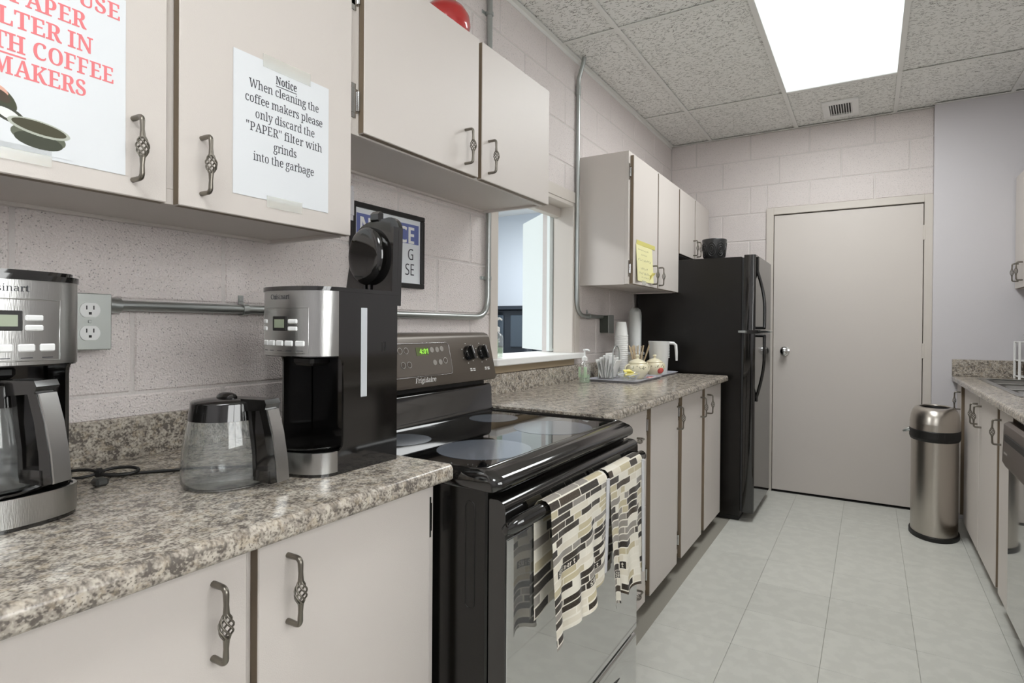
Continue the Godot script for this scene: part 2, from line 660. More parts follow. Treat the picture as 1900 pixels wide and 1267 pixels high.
func shell() -> void:
	# left block wall with the serving hatch (mortar face 3 mm behind the block faces)
	var wl := setting("wall_left")
	var st := nst()
	var h := Rect2(2.03, 1.05, 0.76, 0.82)
	bx(st, -0.2, -0.0032, 0, HC + 0.2, -1.9, h.position.x)
	bx(st, -0.2, -0.0032, 0, HC + 0.2, h.end.x, DB + 0.2)
	bx(st, -0.2, -0.0032, 0, h.position.y, h.position.x, h.end.x)
	bx(st, -0.2, -0.0032, h.end.y, HC + 0.2, h.position.x, h.end.x)
	part(wl, "mortar", st, M.mortar)
	blocks(wl, 0.05, 4.52, 0.0, "x", h, 0.85, 0.639)
	var wb := setting("wall_back")
	st = nst()
	bx(st, -0.2, 0.727, 0, HC + 0.2, DB + 0.0032, DB + 0.2)
	bx(st, 0.727, 1.75, 2.09, HC + 0.2, DB + 0.0032, DB + 0.2)
	bx(st, 1.75, XR + 0.2, 0, HC + 0.2, DB + 0.0032, DB + 0.2)
	part(wb, "mortar", st, M.mortar)
	blocks(wb, 0.0, 1.757, DB, "d", Rect2(0.727, -0.1, 1.1, 2.19), 1.2, 0.404)
	# drywall furring that stands a little proud of the block wall on the right
	var wj := setting("wall_jog")
	st = nst()
	bx(st, 1.752, XR + 0.05, 0, HC, DJ, DB, 0.001)
	part(wj, "drywall_face", st, M.drywall)
	var wr := setting("wall_right")
	st = nst()
	var W := [-0.5, 1.1, 1.1, 2.2]
	bx(st, XR, XR + 0.2, 0, HC + 0.2, -1.9, W[0])
	bx(st, XR, XR + 0.2, 0, HC + 0.2, W[1], DB + 0.2)
	bx(st, XR, XR + 0.2, 0, W[2], W[0], W[1])
	bx(st, XR, XR + 0.2, W[3], HC + 0.2, W[0], W[1])
	part(wr, "drywall_face", st, M.drywall)
	# unseen window, added so that its daylight evens out the near left side
	var wn := setting("added_window_1")
	st = nst()
	for q in [[W[0], W[0] + 0.05], [W[1] - 0.05, W[1]], [0.275, 0.325]]:
		bx(st, XR + 0.03, XR + 0.09, W[2], W[3], q[0], q[1], 0.003)
	bx(st, XR + 0.03, XR + 0.09, W[2], W[2] + 0.05, W[0] + 0.05, W[1] - 0.05, 0.003)
	bx(st, XR + 0.03, XR + 0.09, W[3] - 0.05, W[3], W[0] + 0.05, W[1] - 0.05, 0.003)
	part(wn, "added_window_frame", st, M.white)
	for q in [[W[0] + 0.05, 0.275], [0.325, W[1] - 0.05]]:
		st = nst()
		bx(st, XR + 0.058, XR + 0.062, W[2] + 0.05, W[3] - 0.05, q[0], q[1])
		part(wn, "pane", st, M.glass)
	var wf := setting("wall_front")
	st = nst()
	bx(st, -0.2, XR + 0.2, 0, HC + 0.2, -1.9, -1.7)
	part(wf, "drywall_face", st, M.drywall)
	# vinyl tile floor
	var fl := setting("floor")
	st = nst()
	bx(st, -0.2, XR + 0.2, -0.15, -0.003, -1.9, DB + 0.2)
	part(fl, "subfloor", st, M.grout)
	var rng := RandomNumberGenerator.new()
	rng.seed = 2
	var tl := box_mesh(Vector3(0.3038, 0.006, 0.3038), 0.0006)
	var n := 0
	for ix in range(-2, 5):
		for iz in range(-4, 14):
			var x := 0.953 + 0.305 * ix
			var d := 0.41 + 0.305 * iz
			if x > 2.2 or d > 4.4 or (x < 0.5 and d < 3.5):
				continue
			put(fl, "tile", tl, M.tile[rng.randi() % 3], V(x + 0.1525, -0.003, d + 0.1525))
			n += 1
	# suspended ceiling
	var ce := setting("ceiling")
	st = nst()
	bx(st, -0.2, XR + 0.2, HC + 0.12, HC + 0.25, -1.9, DB + 0.2)
	part(ce, "deck", st, M.white)
	var xs := [0.0, 0.315, 0.926, 1.535, 2.145, XR]
	var ds := [-1.7, -1.05, 0.17, 1.39, 2.61, 3.83, DB]
	for i in xs.size() - 1:
		for k in ds.size() - 1:
			if i == 2 and (k == 4 or k == 1):
				continue
			var sx: float = xs[i + 1] - xs[i] - 0.006
			var sz: float = ds[k + 1] - ds[k] - 0.006
			var cx: float = (xs[i + 1] + xs[i]) / 2
			var cd: float = (ds[k + 1] + ds[k]) / 2
			put(ce, "ceiling_tile", box_mesh(Vector3(sx, 0.016, sz), 0.002), M.ctile, V(cx, HC + 0.0145, cd))
	for i in range(1, xs.size() - 1):
		st = nst()
		bx(st, xs[i] - 0.012, xs[i] + 0.012, HC - 0.001, HC + 0.003, -1.7, DB, 0.0003)
		bx(st, xs[i] - 0.0015, xs[i] + 0.0015, HC, HC + 0.03, -1.7, DB)
		part(ce, "grid_bar", st, M.tbar)
	for k in range(1, ds.size() - 1):
		for i in xs.size() - 1:
			st = nst()
			bx(st, xs[i] + 0.012, xs[i + 1] - 0.012, HC - 0.0006, HC + 0.003, ds[k] - 0.012, ds[k] + 0.012, 0.0002)
			part(ce, "cross_bar", st, M.tbar)
	st = nst()
	bx(st, 0.0, 0.022, HC - 0.002, HC, -1.7, DB)
	bx(st, 0.0, 0.002, HC - 0.022, HC, -1.7, DB)
	part(ce, "wall_angle", st, M.tbar)
	st = nst()
	bx(st, 0.0, 1.752, HC - 0.002, HC, DB - 0.02, DB)
	bx(st, 1.752, XR, HC - 0.002, HC, DJ - 0.02, DJ)
	part(ce, "wall_angle", st, M.tbar)
	# troffers: a lens in a metal pan above the grid
	var lens := light_material()
	for dd in [3.22, -0.44]:
		var t := thing("ceiling_light", "recessed fluorescent ceiling light beside the small ceiling vent" if dd > 2 else "recessed fluorescent ceiling light far from the ceiling vent", "light", V(1.2305, HC, dd))
		st = nst()
		bx(st, 0.94, 1.521, HC + 0.004, HC + 0.01, dd - 0.597, dd + 0.597, 0.001)
		part(t, "lens", st, lens)
		st = nst()
		bx(st, 0.932, 1.529, HC + 0.06, HC + 0.068, dd - 0.606, dd + 0.606)
		part(t, "housing", st, M.white)
		st = nst()
		for s in [[0.932, 0.94], [1.521, 1.529]]:
			bx(st, s[0], s[1], HC + 0.0015, HC + 0.06, dd - 0.606, dd + 0.606)
		for s in [[dd - 0.606, dd - 0.597], [dd + 0.597, dd + 0.606]]:
			bx(st, 0.94, 1.521, HC + 0.0015, HC + 0.06, s[0], s[1])
		part(t, "frame", st, M.white)
	# ceiling register
	var v := thing("ceiling_vent", "small white louvred air vent in ceiling near the door", "vent", V(1.22, HC, 4.25))
	st = nst()
	var o := [1.115, 1.325, 4.105, 4.405]
	bx(st, o[0], o[1], HC - 0.009, HC + 0.0064, o[2], o[2] + 0.045, 0.002)
	bx(st, o[0], o[1], HC - 0.009, HC + 0.0064, o[3] - 0.045, o[3], 0.002)
	bx(st, o[0], o[0] + 0.04, HC - 0.009, HC + 0.0064, o[2] + 0.045, o[3] - 0.045, 0.002)
	bx(st, o[1] - 0.04, o[1], HC - 0.009, HC + 0.0064, o[2] + 0.045, o[3] - 0.045, 0.002)
	part(v, "frame", st, M.white)
	st = nst()
	bx(st, o[0] + 0.04, o[1] - 0.04, HC + 0.004, HC + 0.0064, o[2] + 0.045, o[3] - 0.045)
	part(v, "duct", st, M.blackmatte)
	for i in 9:
		st = nst()
		var x: float = o[0] + 0.046 + i * 0.0148
		bx(st, x, x + 0.004, HC - 0.007, HC + 0.003, o[2] + 0.045, o[3] - 0.045)
		part(v, "louvre", st, M.white)
	# door in the far wall
	var door := setting("door_1")
	st = nst()
	bx(st, 0.727, 0.777, 0, 2.09, DB - 0.012, DB + 0.12, 0.002)
	bx(st, 1.705, 1.752, 0, 2.09, DB - 0.012, DB + 0.12, 0.002)
	bx(st, 0.777, 1.705, 2.04, 2.09, DB - 0.012, DB + 0.12, 0.002)
	bx(st, 0.727, 1.752, 0, 2.09, DB + 0.1, DB + 0.12)
	part(door, "door_frame", st, M.trimpaint)
	st = nst()
	bx(st, 0.781, 1.701, 0.014, 2.034, DB + 0.002, DB + 0.046, 0.0015)
	part(door, "door_leaf", st, M.paint)
	st = nst()
	bx(st, 0.777, 1.705, 0.0, 0.006, DB - 0.005, DB + 0.1)
	part(door, "threshold", st, M.blackmatte)
	for y in [0.22, 1.06, 1.84]:
		st = nst()
		bx(st, 1.698, 1.712, y - 0.05, y + 0.05, DB - 0.014, DB + 0.002, 0.003)
		part(door, "hinge", st, M.trimpaint)
	st = nst()
	var prof := [Vector2(0.0, 0.0), Vector2(0.033, 0.0), Vector2(0.033, 0.006), Vector2(0.012, 0.012), Vector2(0.012, 0.03), Vector2(0.022, 0.036), Vector2(0.027, 0.048), Vector2(0.024, 0.06), Vector2(0.012, 0.066), Vector2(0.0, 0.067)]
	lathe(st, prof, Vector3.ZERO, 24)
	st.generate_normals()
	put(door, "knob", st.commit(), M.chrome, V(0.861, 1.036, DB + 0.002), Vector3(PI / 2, 0, 0))

func hall() -> void:
	# hatch lining, sill, shutter and the room behind it
	var t := setting("trim_1")
	var st := nst()
	bx(st, -0.115, 0.004, 1.06, 1.87, 2.765, 2.79, 0.002)
	part(t, "jamb", st, M.trimpaint)
	st = nst()
	bx(st, -0.115, 0.004, 1.06, 1.87, 2.03, 2.05, 0.002)
	part(t, "jamb", st, M.trimpaint)
	st = nst()
	bx(st, -0.2, 0.004, 1.85, 1.87, 2.03, 2.79, 0.002)
	bx(st, -0.115, -0.075, 1.8, 1.85, 2.05, 2.765, 0.002)
	part(t, "head", st, M.trimpaint)
	st = nst()
	bx(st, -0.004, 0.007, 1.05, 1.93, 2.79, 2.85, 0.002)
	bx(st, -0.004, 0.007, 1.87, 1.93, 1.975, 2.79, 0.002)
	bx(st, -0.004, 0.007, 1.05, 1.93, 1.99, 2.03, 0.002)
	part(t, "casing", st, M.trimpaint)
	var sill := setting("trim_2")
	st = nst()
	bx(st, -0.26, 0.045, 1.03, 1.06, 1.99, 2.84, 0.004)
	part(sill, "sill_board", st, M.white)
	st = nst()
	bx(st, 0.0, 0.024, 0.998, 1.03, 1.8, 2.75, 0.001)
	part(sill, "sill_packing", st, M.rawwood)
	var sh := thing("hatch_shutter", "white hinged shutter leaf standing open in serving hatch", "shutter", V(-0.12, 1.065, 2.79))
	var a := Vector2(-0.12, 2.785)
	var b := Vector2(-0.49, 3.1)
	var dir := (b - a).normalized()
	var nn := Vector2(-dir.y, dir.x) * 0.03
	st = nst()
	prism(st, PackedVector2Array([a, b, b + nn, a + nn]), "y", 1.065, 1.85)
	part(sh, "leaf", st, M.shutter)
	st = nst()
	tube(st, [V(-0.119, 1.08, 2.772), V(-0.119, 1.8, 2.772)], 0.003, 8)
	part(sh, "hinge", st, M.pewter)
	# the hall
	var s := nst()
	bx(s, -4.6, -4.4, 0, 2.7, 0, 6.5)
	part(setting("wall_hall_left"), "face", s, M.otherwall)
	s = nst()
	bx(s, -4.4, -0.2, 0, 2.7, 6.3, 6.5)
	part(setting("wall_hall_back"), "face", s, M.otherwall)
	s = nst()
	bx(s, -4.4, -0.2, 0, 2.7, -0.2, 0.0)
	part(setting("wall_hall_front"), "face", s, M.otherwall)
	s = nst()
	bx(s, -0.4, -0.2, 0, 2.7, 4.7, 6.5)
	part(setting("wall_hall_right"), "face", s, M.otherwall)
	s = nst()
	bx(s, -4.6, -0.2, -0.15, 0, -0.2, 6.5)
	part(setting("floor_hall"), "face", s, M.tile[0])
	s = nst()
	bx(s, -4.6, -0.2, 2.66, 2.8, -0.2, 6.5)
	part(setting("ceiling_hall"), "face", s, M.white)
	for hd in [4.6, 1.2]:
		var t2 := thing("hall_ceiling_light", "fluorescent ceiling light in hall near the piano" if hd > 2.0 else "fluorescent ceiling light in hall away from the piano", "light", V(-1.7, 2.66, hd))
		s = nst()
		bx(s, -2.0, -1.4, 2.63, 2.66, hd - 0.6, hd + 0.6, 0.004)
		part(t2, "housing", s, M.white)
		s = nst()
		bx(s, -1.985, -1.415, 2.622, 2.63, hd - 0.585, hd + 0.585, 0.001)
		part(t2, "lens", s, light_material())
	var p := thing("upright_piano", "dark upright piano against the hall wall beyond the hatch", "piano", V(-2.6, 0, 5.98))
	s = nst()
	bx(s, -3.35, -1.95, 0.0, 1.4, 5.72, 6.25, 0.006)
	part(p, "case", s, M.piano)
	s = nst()
	bx(s, -3.4, -1.9, 1.4, 1.45, 5.66, 6.27, 0.01)
	part(p, "lid", s, M.piano)
	s = nst()
	bx(s, -3.36, -1.94, 0.62, 0.88, 5.42, 5.72, 0.01)
	part(p, "key_bed", s, M.piano)
	for k in 3:
		s = nst()
		var x := -3.3 + k * 0.48
		bx(s, x + 0.03, x + 0.41, 0.96, 1.34, 5.7, 5.72, 0.008)
		part(p, "front_panel", s, mat(rgb(60, 70, 80), 0.3))
	for x in [-3.34, -2.52, -2.03]:
		s = nst()
		lathe(s, [Vector2(0.0, 0.0), Vector2(0.05, 0.0), Vector2(0.05, 0.05), Vector2(0.025, 0.09), Vector2(0.04, 0.2), Vector2(0.022, 0.3), Vector2(0.045, 0.38), Vector2(0.05, 0.5), Vector2(0.0, 0.5)], V(x, 0.88, 5.66), 12)
		part(p, "column", s, M.piano)

# ------------------------------------------------------------------ cabinets
func make_handle() -> void:
	var st := nst()
	for s in [-1.0, 1.0]:
		var pts := []
		pts.append(Vector3(0, 0.052 * s, 0))
		pts.append(Vector3(0.018, 0.052 * s, 0))
		for k in 5:
			var a := k / 4.0 * PI / 2
			pts.append(Vector3(0.022 + 0.008 * sin(a), s * (0.044 + 0.008 * cos(a)), 0))
		pts.append(Vector3(0.0305, 0.03 * s, 0))
		pts.append(Vector3(0.031, 0.015 * s, 0))
		tube(st, pts, [0.0046, 0.0044, 0.0042, 0.0042, 0.0042, 0.0042, 0.0042, 0.0036, 0.0048], 8)
	for w in 6:
		var pts := []
		for k in 11:
			var u := k / 10.0
			var a := TAU * w / 6.0 + u * 3.6
			var r := 0.0022 + 0.0072 * sin(u * PI)
			pts.append(Vector3(0.031 + r * cos(a), -0.019 + 0.038 * u, r * sin(a)))
		tube(st, pts, 0.0015, 5)
	st.generate_normals()
	handle_mesh = st.commit()
	st = nst()
	tube(st, [Vector3(0.004, -0.024, 0), Vector3(0.004, 0.024, 0)], 0.0042, 8)
	cbox(st, Vector3(-0.001, -0.03, 0.0), Vector3(0.0025, 0.03, 0.022), 0.0006)
	for y in [-0.036, 0.036]:
		cbox(st, Vector3(-0.001, y - 0.007, 0.006), Vector3(0.002, y + 0.007, 0.02), 0.0006)
	st.generate_normals()
	hinge_mesh = st.commit()

# door or drawer front: face at x, the slab behind it. side = +1 opens towards +x
func front(root: Node3D, called: String, x: float, side: float, y0: float, y1: float, d0: float, d1: float, th := 0.019) -> MeshInstance3D:
	var st := nst()
	var xb := x - side * th
	bx(st, minf(x, xb), maxf(x, xb), y0, y1, d0, d1, 0.0016)
	var m := part(root, called, st, M.paint)
	# unpainted board edge that shows on the closing sides
	st = nst()
	var xa := x - side * 0.0028
	bx(st, minf(xa, xb), maxf(xa, xb), y0 + 0.002, y1 - 0.002, d0 - 0.0004, d0 + 0.001)
	bx(st, minf(xa, xb), maxf(xa, xb), y0 + 0.002, y1 - 0.002, d1 - 0.001, d1 + 0.0004)
	bx(st, minf(xa, xb), maxf(xa, xb), y0 - 0.0004, y0 + 0.001, d0 + 0.002, d1 - 0.002)
	part(m, "board_edge", st, M.edge)
	return m

func handle(door: MeshInstance3D, x: float, y: float, d: float, side: float) -> void:
	put(door, "handle", handle_mesh, M.pewter, V(x, y, d), Vector3(0, 0 if side > 0 else PI, 0))

func hinge(door: MeshInstance3D, x: float, y: float, d: float, side: float, towards: float) -> void:
	put(door, "hinge", hinge_mesh, M.chrome, V(x, y, d), Vector3(0, 0, 0) if towards < 0 else Vector3(PI, 0, 0))

func upper(label: String, y0: float, y1: float, d0: float, d1: float, doors: Array) -> Node3D:
	var t := thing("wall_cabinet", label, "cabinet", V(0.15, y0, (d0 + d1) / 2), "beige painted wall cabinets")
	var st := nst()
	bx(st, 0.001, 0.27, y0, y1, d0, d0 + 0.016, 0.001)
	bx(st, 0.001, 0.27, y0, y1, d1 - 0.016, d1, 0.001)
	bx(st, 0.001, 0.27, y1 - 0.016, y1, d0 + 0.016, d1 - 0.016)
	bx(st, 0.001, 0.01, y0 + 0.012, y1, d0 + 0.016, d1 - 0.016)
	part(t, "body", st, M.paint)
	st = nst()
	bx(st, 0.01, 0.27, y0 + 0.008, y0 + 0.022, d0 + 0.016, d1 - 0.016)
	bx(st, 0.001, 0.016, y0 + 0.001, y0 + 0.012, d0 + 0.016, d1 - 0.016, 0.001)
	part(t, "bottom_panel", st, M.paint)
	st = nst()
	bx(st, 0.27, 0.289, y0 + 0.002, y1, d0, d0 + 0.03, 0.001)
	bx(st, 0.27, 0.289, y0 + 0.002, y1, d1 - 0.03, d1, 0.001)
	bx(st, 0.27, 0.289, y1 - 0.04, y1, d0 + 0.03, d1 - 0.03, 0.001)
	bx(st, 0.27, 0.289, y0 + 0.002, y0 + 0.03, d0 + 0.03, d1 - 0.03, 0.001)
	if doors.size() > 1:
		var m: float = (doors[0][1] + doors[1][0]) / 2
		bx(st, 0.27, 0.289, y0 + 0.03, y1 - 0.04, m - 0.02, m + 0.02, 0.001)
	part(t, "face_frame", st, M.paint)
	for q in doors:
		var m := front(t, "door", 0.31, 1.0, y0 + q[4], y1 - q[5], q[0], q[1])
		handle(m, 0.31, y0 + q[6], q[2], 1.0)
		var w := -1.0 if q[3] < 0 else 1.0
		var hd: float = q[0] if w < 0 else q[1]
		for y in [y0 + 0.085, y1 - 0.11]:
			put(m, "hinge", hinge_mesh, M.chrome, V(0.29, y, hd - 0.004 if w < 0 else hd + 0.004), Vector3.ZERO if w < 0 else Vector3(PI, 0, 0))
	return t

func cabinets() -> void:
	upper("beige two-door wall cabinet with paper notices taped on its doors", 1.414, 2.128, 0.13, 0.975,
		[[0.155, 0.551, 0.497, -1, 0.0, 0.02, 0.08], [0.572, 0.968, 0.612, 1, 0.0, 0.02, 0.08]])
	upper("short beige wall cabinet above the black cooking range", 1.668, 2.128, 0.98, 1.94,
		[[1.008, 1.484, 1.415, -1, 0.006, 0.012, 0.085], [1.503, 1.945, 1.54, 1, 0.006, 0.012, 0.085]])
	upper("tall beige wall cabinet with a yellow note, beside black fridge", 1.428, 2.135, 2.845, 3.698,
		[[2.868, 3.262, 3.18, -1, 0.004, 0.02, 0.075], [3.282, 3.69, 3.29, 1, 0.004, 0.02, 0.075]])
	upper("short beige wall cabinet hung over the black fridge", 1.686, 2.135, 3.7, 4.5,
		[[3.718, 4.085, 4.05, -1, 0.004, 0.02, 0.08], [4.105, 4.485, 4.14, 1, 0.004, 0.02, 0.08]])
	# base unit near the coffee makers
	base("beige base cabinet under the coffee makers with two handles", 0.08, 0.948, 0.05, [[0.1, 0.512, 0.462], [0.53, 0.915, 0.58]])
	# base run between range and fridge
	var t := base("beige base cabinet with three tall doors next to the fridge", 2.265, 3.625, 0.07, [[2.305, 2.69, 2.675], [2.765, 3.145, 3.11], [3.21, 3.59, 3.258]])
	t.get_child(0)
	var dr := thing("drawer_cabinet", "beige four-drawer base cabinet right beside the range", "cabinet", V(0.3, 0, 2.0))
	var st := nst()
	bx(st, 0.02, 0.59, 0.09, CT - 0.036, 1.735, 2.263, 0.001)
	bx(st, 0.02, 0.53, 0.0, 0.09, 1.735, 2.263)
	part(dr, "body", st, M.paint)
	var ys := [0.07, 0.256, 0.468, 0.66, 0.866]
	for k in 4:
		var m := front(dr, "drawer", 0.61, 1.0, ys[k] + 0.002, ys[k + 1] - 0.002, 1.745, 2.245)
		put(m, "handle", handle_mesh, M.pewter, V(0.61, (ys[k] + ys[k + 1]) / 2, 2.085), Vector3(PI / 2, 0, 0))

func base(label: String, d0: float, d1: float, bottom: float, doors: Array) -> Node3D:
	var t := thing("base_cabinet", label, "cabinet", V(0.3, 0, (d0 + d1) / 2))
	var st := nst()
	bx(st, 0.02, 0.59, 0.09, CT - 0.036, d0, d1, 0.001)
	part(t, "body", st, M.paint)
	st = nst()
	bx(st, 0.02, 0.53, 0.0, 0.09, d0, d1)
	part(t, "toe_kick", st, M.edge)
	for q in doors:
		var m := front(t, "door", 0.61, 1.0, bottom, 0.866, q[0], q[1])
		handle(m, 0.61, 0.783 if d0 < 1 else 0.772, q[2], 1.0)
		var near_low: bool = q[2] > (q[0] + q[1]) / 2
		for y in [0.16, 0.79]:
			put(m, "hinge", hinge_mesh, M.chrome, V(0.591, y, q[0] - 0.004 if near_low else q[1] + 0.004), Vector3.ZERO if near_low else Vector3(PI, 0, 0))
	return t

func top_profile(xf: float) -> PackedVector2Array:
	# (x, y) outline of a post-formed worktop with a rounded nose
	var p := PackedVector2Array([Vector2(0.001, CT - 0.034), Vector2(xf - 0.006, CT - 0.034)])
	for k in 5:
		var a := -PI / 2 + k / 4.0 * PI / 2
		p.append(Vector2(xf - 0.007 + 0.007 * cos(a), CT - 0.027 + 0.007 * sin(a)))
	for k in 7:
		var a := k / 6.0 * PI / 2
		p.append(Vector2(xf - 0.013 + 0.013 * cos(a), CT - 0.013 + 0.013 * sin(a)))
	p.append(Vector2(0.001, CT))
	return p

func counters() -> void:
	for q in [[0.0, 0.946, "granite-look laminate countertop holding the coffee makers"], [1.732, 3.63, "granite-look laminate countertop between the range and fridge"]]:
		var t := thing("countertop", q[2], "countertop", V(0.3, CT, (q[0] + q[1]) / 2))
		var st := nst()
		prism(st, top_profile(0.645), "d", q[0], q[1])
		part(t, "worktop", st, M.granite)
		var b := thing("backsplash", "granite-look backsplash strip behind the coffee makers" if q[0] < 1.0 else "granite-look backsplash strip behind tray and below hatch sill", "backsplash", V(0.01, CT, (q[0] + q[1]) / 2))
		st = nst()
		prism(st, rrect(0.001, 0.02, CT + 0.0002, 0.996, [0.0, 0.0, 0.004, 0.0]), "d", q[0], q[1])
		part(b, "strip", st, M.granite)

# ------------------------------------------------------------------ range
func stove() -> void:
	var D0 := 0.954
	var D1 := 1.722
	var t := thing("cooking_range", "black freestanding electric range with glass top, towels on its handle", "range", V(0.43, 0, 1.34))
	var st := nst()
	bx(st, 0.1, 0.722, 0.02, 0.862, D0 + 0.006, D1 - 0.006, 0.004)
	part(t, "body", st, M.enamel)
	st = nst()
	var loop := []
	for k in 25:
		var a := TAU * k / 24.0
		loop.append(V(0.68 + 0.012 * cos(a), 0.72 + (0.1 if sin(a) > 0 else -0.1) + 0.012 * sin(a), D0 + 0.006))
	tube(st, loop, 0.0014, 6)
	part(t, "side_bead", st, M.enamel)
	# cooktop frame with rolled front
	st = nst()
	var lv := [[0.75, 0.004, 0.858, 0.022], [0.757, 0.0, 0.865, 0.026], [0.758, 0.0, 0.874, 0.026], [0.755, 0.001, 0.882, 0.025], [0.746, 0.004, 0.89, 0.023], [0.712, 0.01, 0.902, 0.02], [0.704, 0.012, 0.9025, 0.018], [0.697, 0.014, 0.8955, 0.016]]
	var rings := []
	for l in lv:
		rings.append(rrect(0.12, l[0], D0 + l[1], D1 - l[1], [0.0, l[3], l[3], 0.0], 5))
	st.set_smooth_group(0)
	var cc := Vector2(0.44, (D0 + D1) / 2)
	for r in lv.size() - 1:
		var n: int = rings[r].size()
		for k in n:
			var k2 := (k + 1) % n
			var a: Vector2 = rings[r][k]
			var b: Vector2 = rings[r][k2]
			var c: Vector2 = rings[r + 1][k2]
			var e: Vector2 = rings[r + 1][k]
			var outw := V(a.x - cc.x, 0, a.y - cc.y).normalized() * (1.0 if r < 6 else -1.0) + Vector3.UP * 0.4
			face(st, [V(a.x, lv[r][2], a.y), V(b.x, lv[r][2], b.y), V(c.x, lv[r + 1][2], c.y), V(e.x, lv[r + 1][2], e.y)], outw)
	st.set_smooth_group(-1)
	for q in [[0, 0.858, Vector3.DOWN], [7, 0.8955, Vector3.UP]]:
		var pts := []
		for v in rings[q[0]]:
			pts.append(V(v.x, q[1], v.y))
		face(st, pts, q[2])
	part(t, "cooktop_frame", st, M.black)
	st = nst()
	bx(st, 0.2, 0.697, 0.893, 0.897, D0 + 0.013, D1 - 0.013)
	var g := part(t, "glass_top", st, M.glassblack)
	for q in [[0.583, 1.145, 0.116], [0.33, 1.12, 0.08], [0.33, 1.55, 0.08], [0.58, 1.5, 0.118]]:
		st = nst()
		lathe(st, [Vector2(0.0, 0.0), Vector2(q[2], 0.0), Vector2(q[2], 0.0004), Vector2(0.0, 0.0004)], V(q[0], 0.897, q[1]), 48)
		part(g, "burner_ring", st, M.burner)
	# riser and control panel
	st = nst()
	prism(st, PackedVector2Array([Vector2(0.1, 0.88), Vector2(0.21, 0.88), Vector2(0.21, 0.9), Vector2(0.203, 0.91), Vector2(0.2, 0.98), Vector2(0.19, 0.992), Vector2(0.1, 0.995)]), "d", D0, D1, 0.7)
	part(t, "riser", st, M.black)
	st = nst()
	bx(st, 0.1, 0.182, 0.99, 1.016, D0 + 0.015, D1 - 0.022)
	part(t, "oven_vent", st, M.blackmatte)
	st = nst()
	prism(st, PackedVector2Array([Vector2(0.1, 1.008), Vector2(0.205, 1.006), Vector2(0.214, 1.01), Vector2(0.216, 1.02), Vector2(0.184, 1.158), Vector2(0.176, 1.17), Vector2(0.16, 1.176), Vector2(0.1, 1.176)]), "d", D0, D1 + 0.006, 0.9)
	var cp := part(t, "control_panel", st, M.panel)
	# things on the sloped face: u = depth, v = height on the slope
	var slope := func(d: float, y: float, off: float) -> Vector3:
		return V(0.216 - 0.032 * (y - 1.02) / 0.138 + off, y + off * 0.23, d)
	var tilt := Basis(Vector3.UP, PI / 2) * Basis(Vector3.RIGHT, -atan2(0.032, 0.138))
	var add_on := func(called: String, mesh: Mesh, m: Material, d: float, y: float, off: float) -> void:
		var o := put(cp, called, mesh, m, slope.call(d, y, off))
		o.basis = tilt
	st = nst()
	flat_plate(st, rrect(-0.142, 0.142, -0.05, 0.048, 0.012), 0.0, 0.0025)
	st.generate_normals()
	add_on.call("keypad", st.commit(), M.panel2, 1.34, 1.094, 0.0)
	st = nst()
	frame_plate(st, rrect(-0.145, 0.145, -0.053, 0.051, 0.014), 0.0016, 0.002)
	st.generate_normals()
	add_on.call("keypad_border", st.commit(), M.chrome, 1.34, 1.094, 0.0005)
	st = nst()
	flat_plate(st, rrect(-0.028, 0.028, -0.013, 0.013, 0.002), 0.0, 0.003)
	st.generate_normals()
	add_on.call("display", st.commit(), mat(rgb(92, 104, 62), 0.3), 1.353, 1.118, 0.0005)
	var dg := mat(rgb(170, 226, 90), 0.4)
	dg.emission_enabled = true
	dg.emission = Color(0.45, 0.8, 0.2)
	dg.emission_energy_multiplier = 0.5
	var tx := text(cp, "display_digits", "4:01", 0.022, dg, slope.call(1.36, 1.118, 0.0042), sans_bold)
	tx.basis = tilt
	var btn := nst()
	lathe(btn, [Vector2(0.0, 0.0), Vector2(0.0088, 0.0), Vector2(0.0088, 0.0012), Vector2(0.0, 0.0016)], Vector3.ZERO, 16)
	btn.generate_normals()
	var bmesh := btn.commit()
	var tb := tilt * Basis(Vector3.RIGHT, PI / 2)
	for q in [[1.255, 1.122, 0], [1.281, 1.122, 0], [1.26, 1.08, 0], [1.286, 1.08, 0], [1.398, 1.122, 1], [1.423, 1.122, 1], [1.446, 1.124, 1], [1.403, 1.082, 1], [1.43, 1.082, 1], [1.455, 1.086, 0]]:
		var o := put(cp, "button", bmesh, mat(rgb(150, 146, 140), 0.4) if q[2] == 1 else M.panel, slope.call(q[0], q[1], 0.0026))
		o.basis = tb
		if q[2] == 0:
			var rn := nst()
			var pts := []
			for k in 17:
				pts.append(Vector3(cos(TAU * k / 16.0), 0, sin(TAU * k / 16.0)) * 0.0092)
			tube(rn, pts, 0.0005, 4)
			rn.generate_normals()
			var ro := put(cp, "button_ring", rn.commit(), M.white_ink, slope.call(q[0], q[1], 0.004))
			ro.basis = tb
	for q in [1.586, 1.665]:
		st = nst()
		lathe(st, [Vector2(0.0, 0.0), Vector2(0.027, 0.0), Vector2(0.026, 0.008), Vector2(0.022, 0.014), Vector2(0.0, 0.014)], Vector3.ZERO, 28)
		cbox(st, Vector3(-0.005, 0.012, -0.024), Vector3(0.005, 0.026, 0.024), 0.002)
		st.generate_normals()
		var o := put(cp, "knob", st.commit(), M.black, slope.call(q, 1.105, 0.001))
		o.basis = tb * Basis(Vector3.UP, 0.25)
		st = nst()
		cbox(st, Vector3(-0.0008, 0.0262, -0.023), Vector3(0.0008, 0.0266, 0.005))
		st.generate_normals()
		put(o, "pointer", st.commit(), M.white_ink)
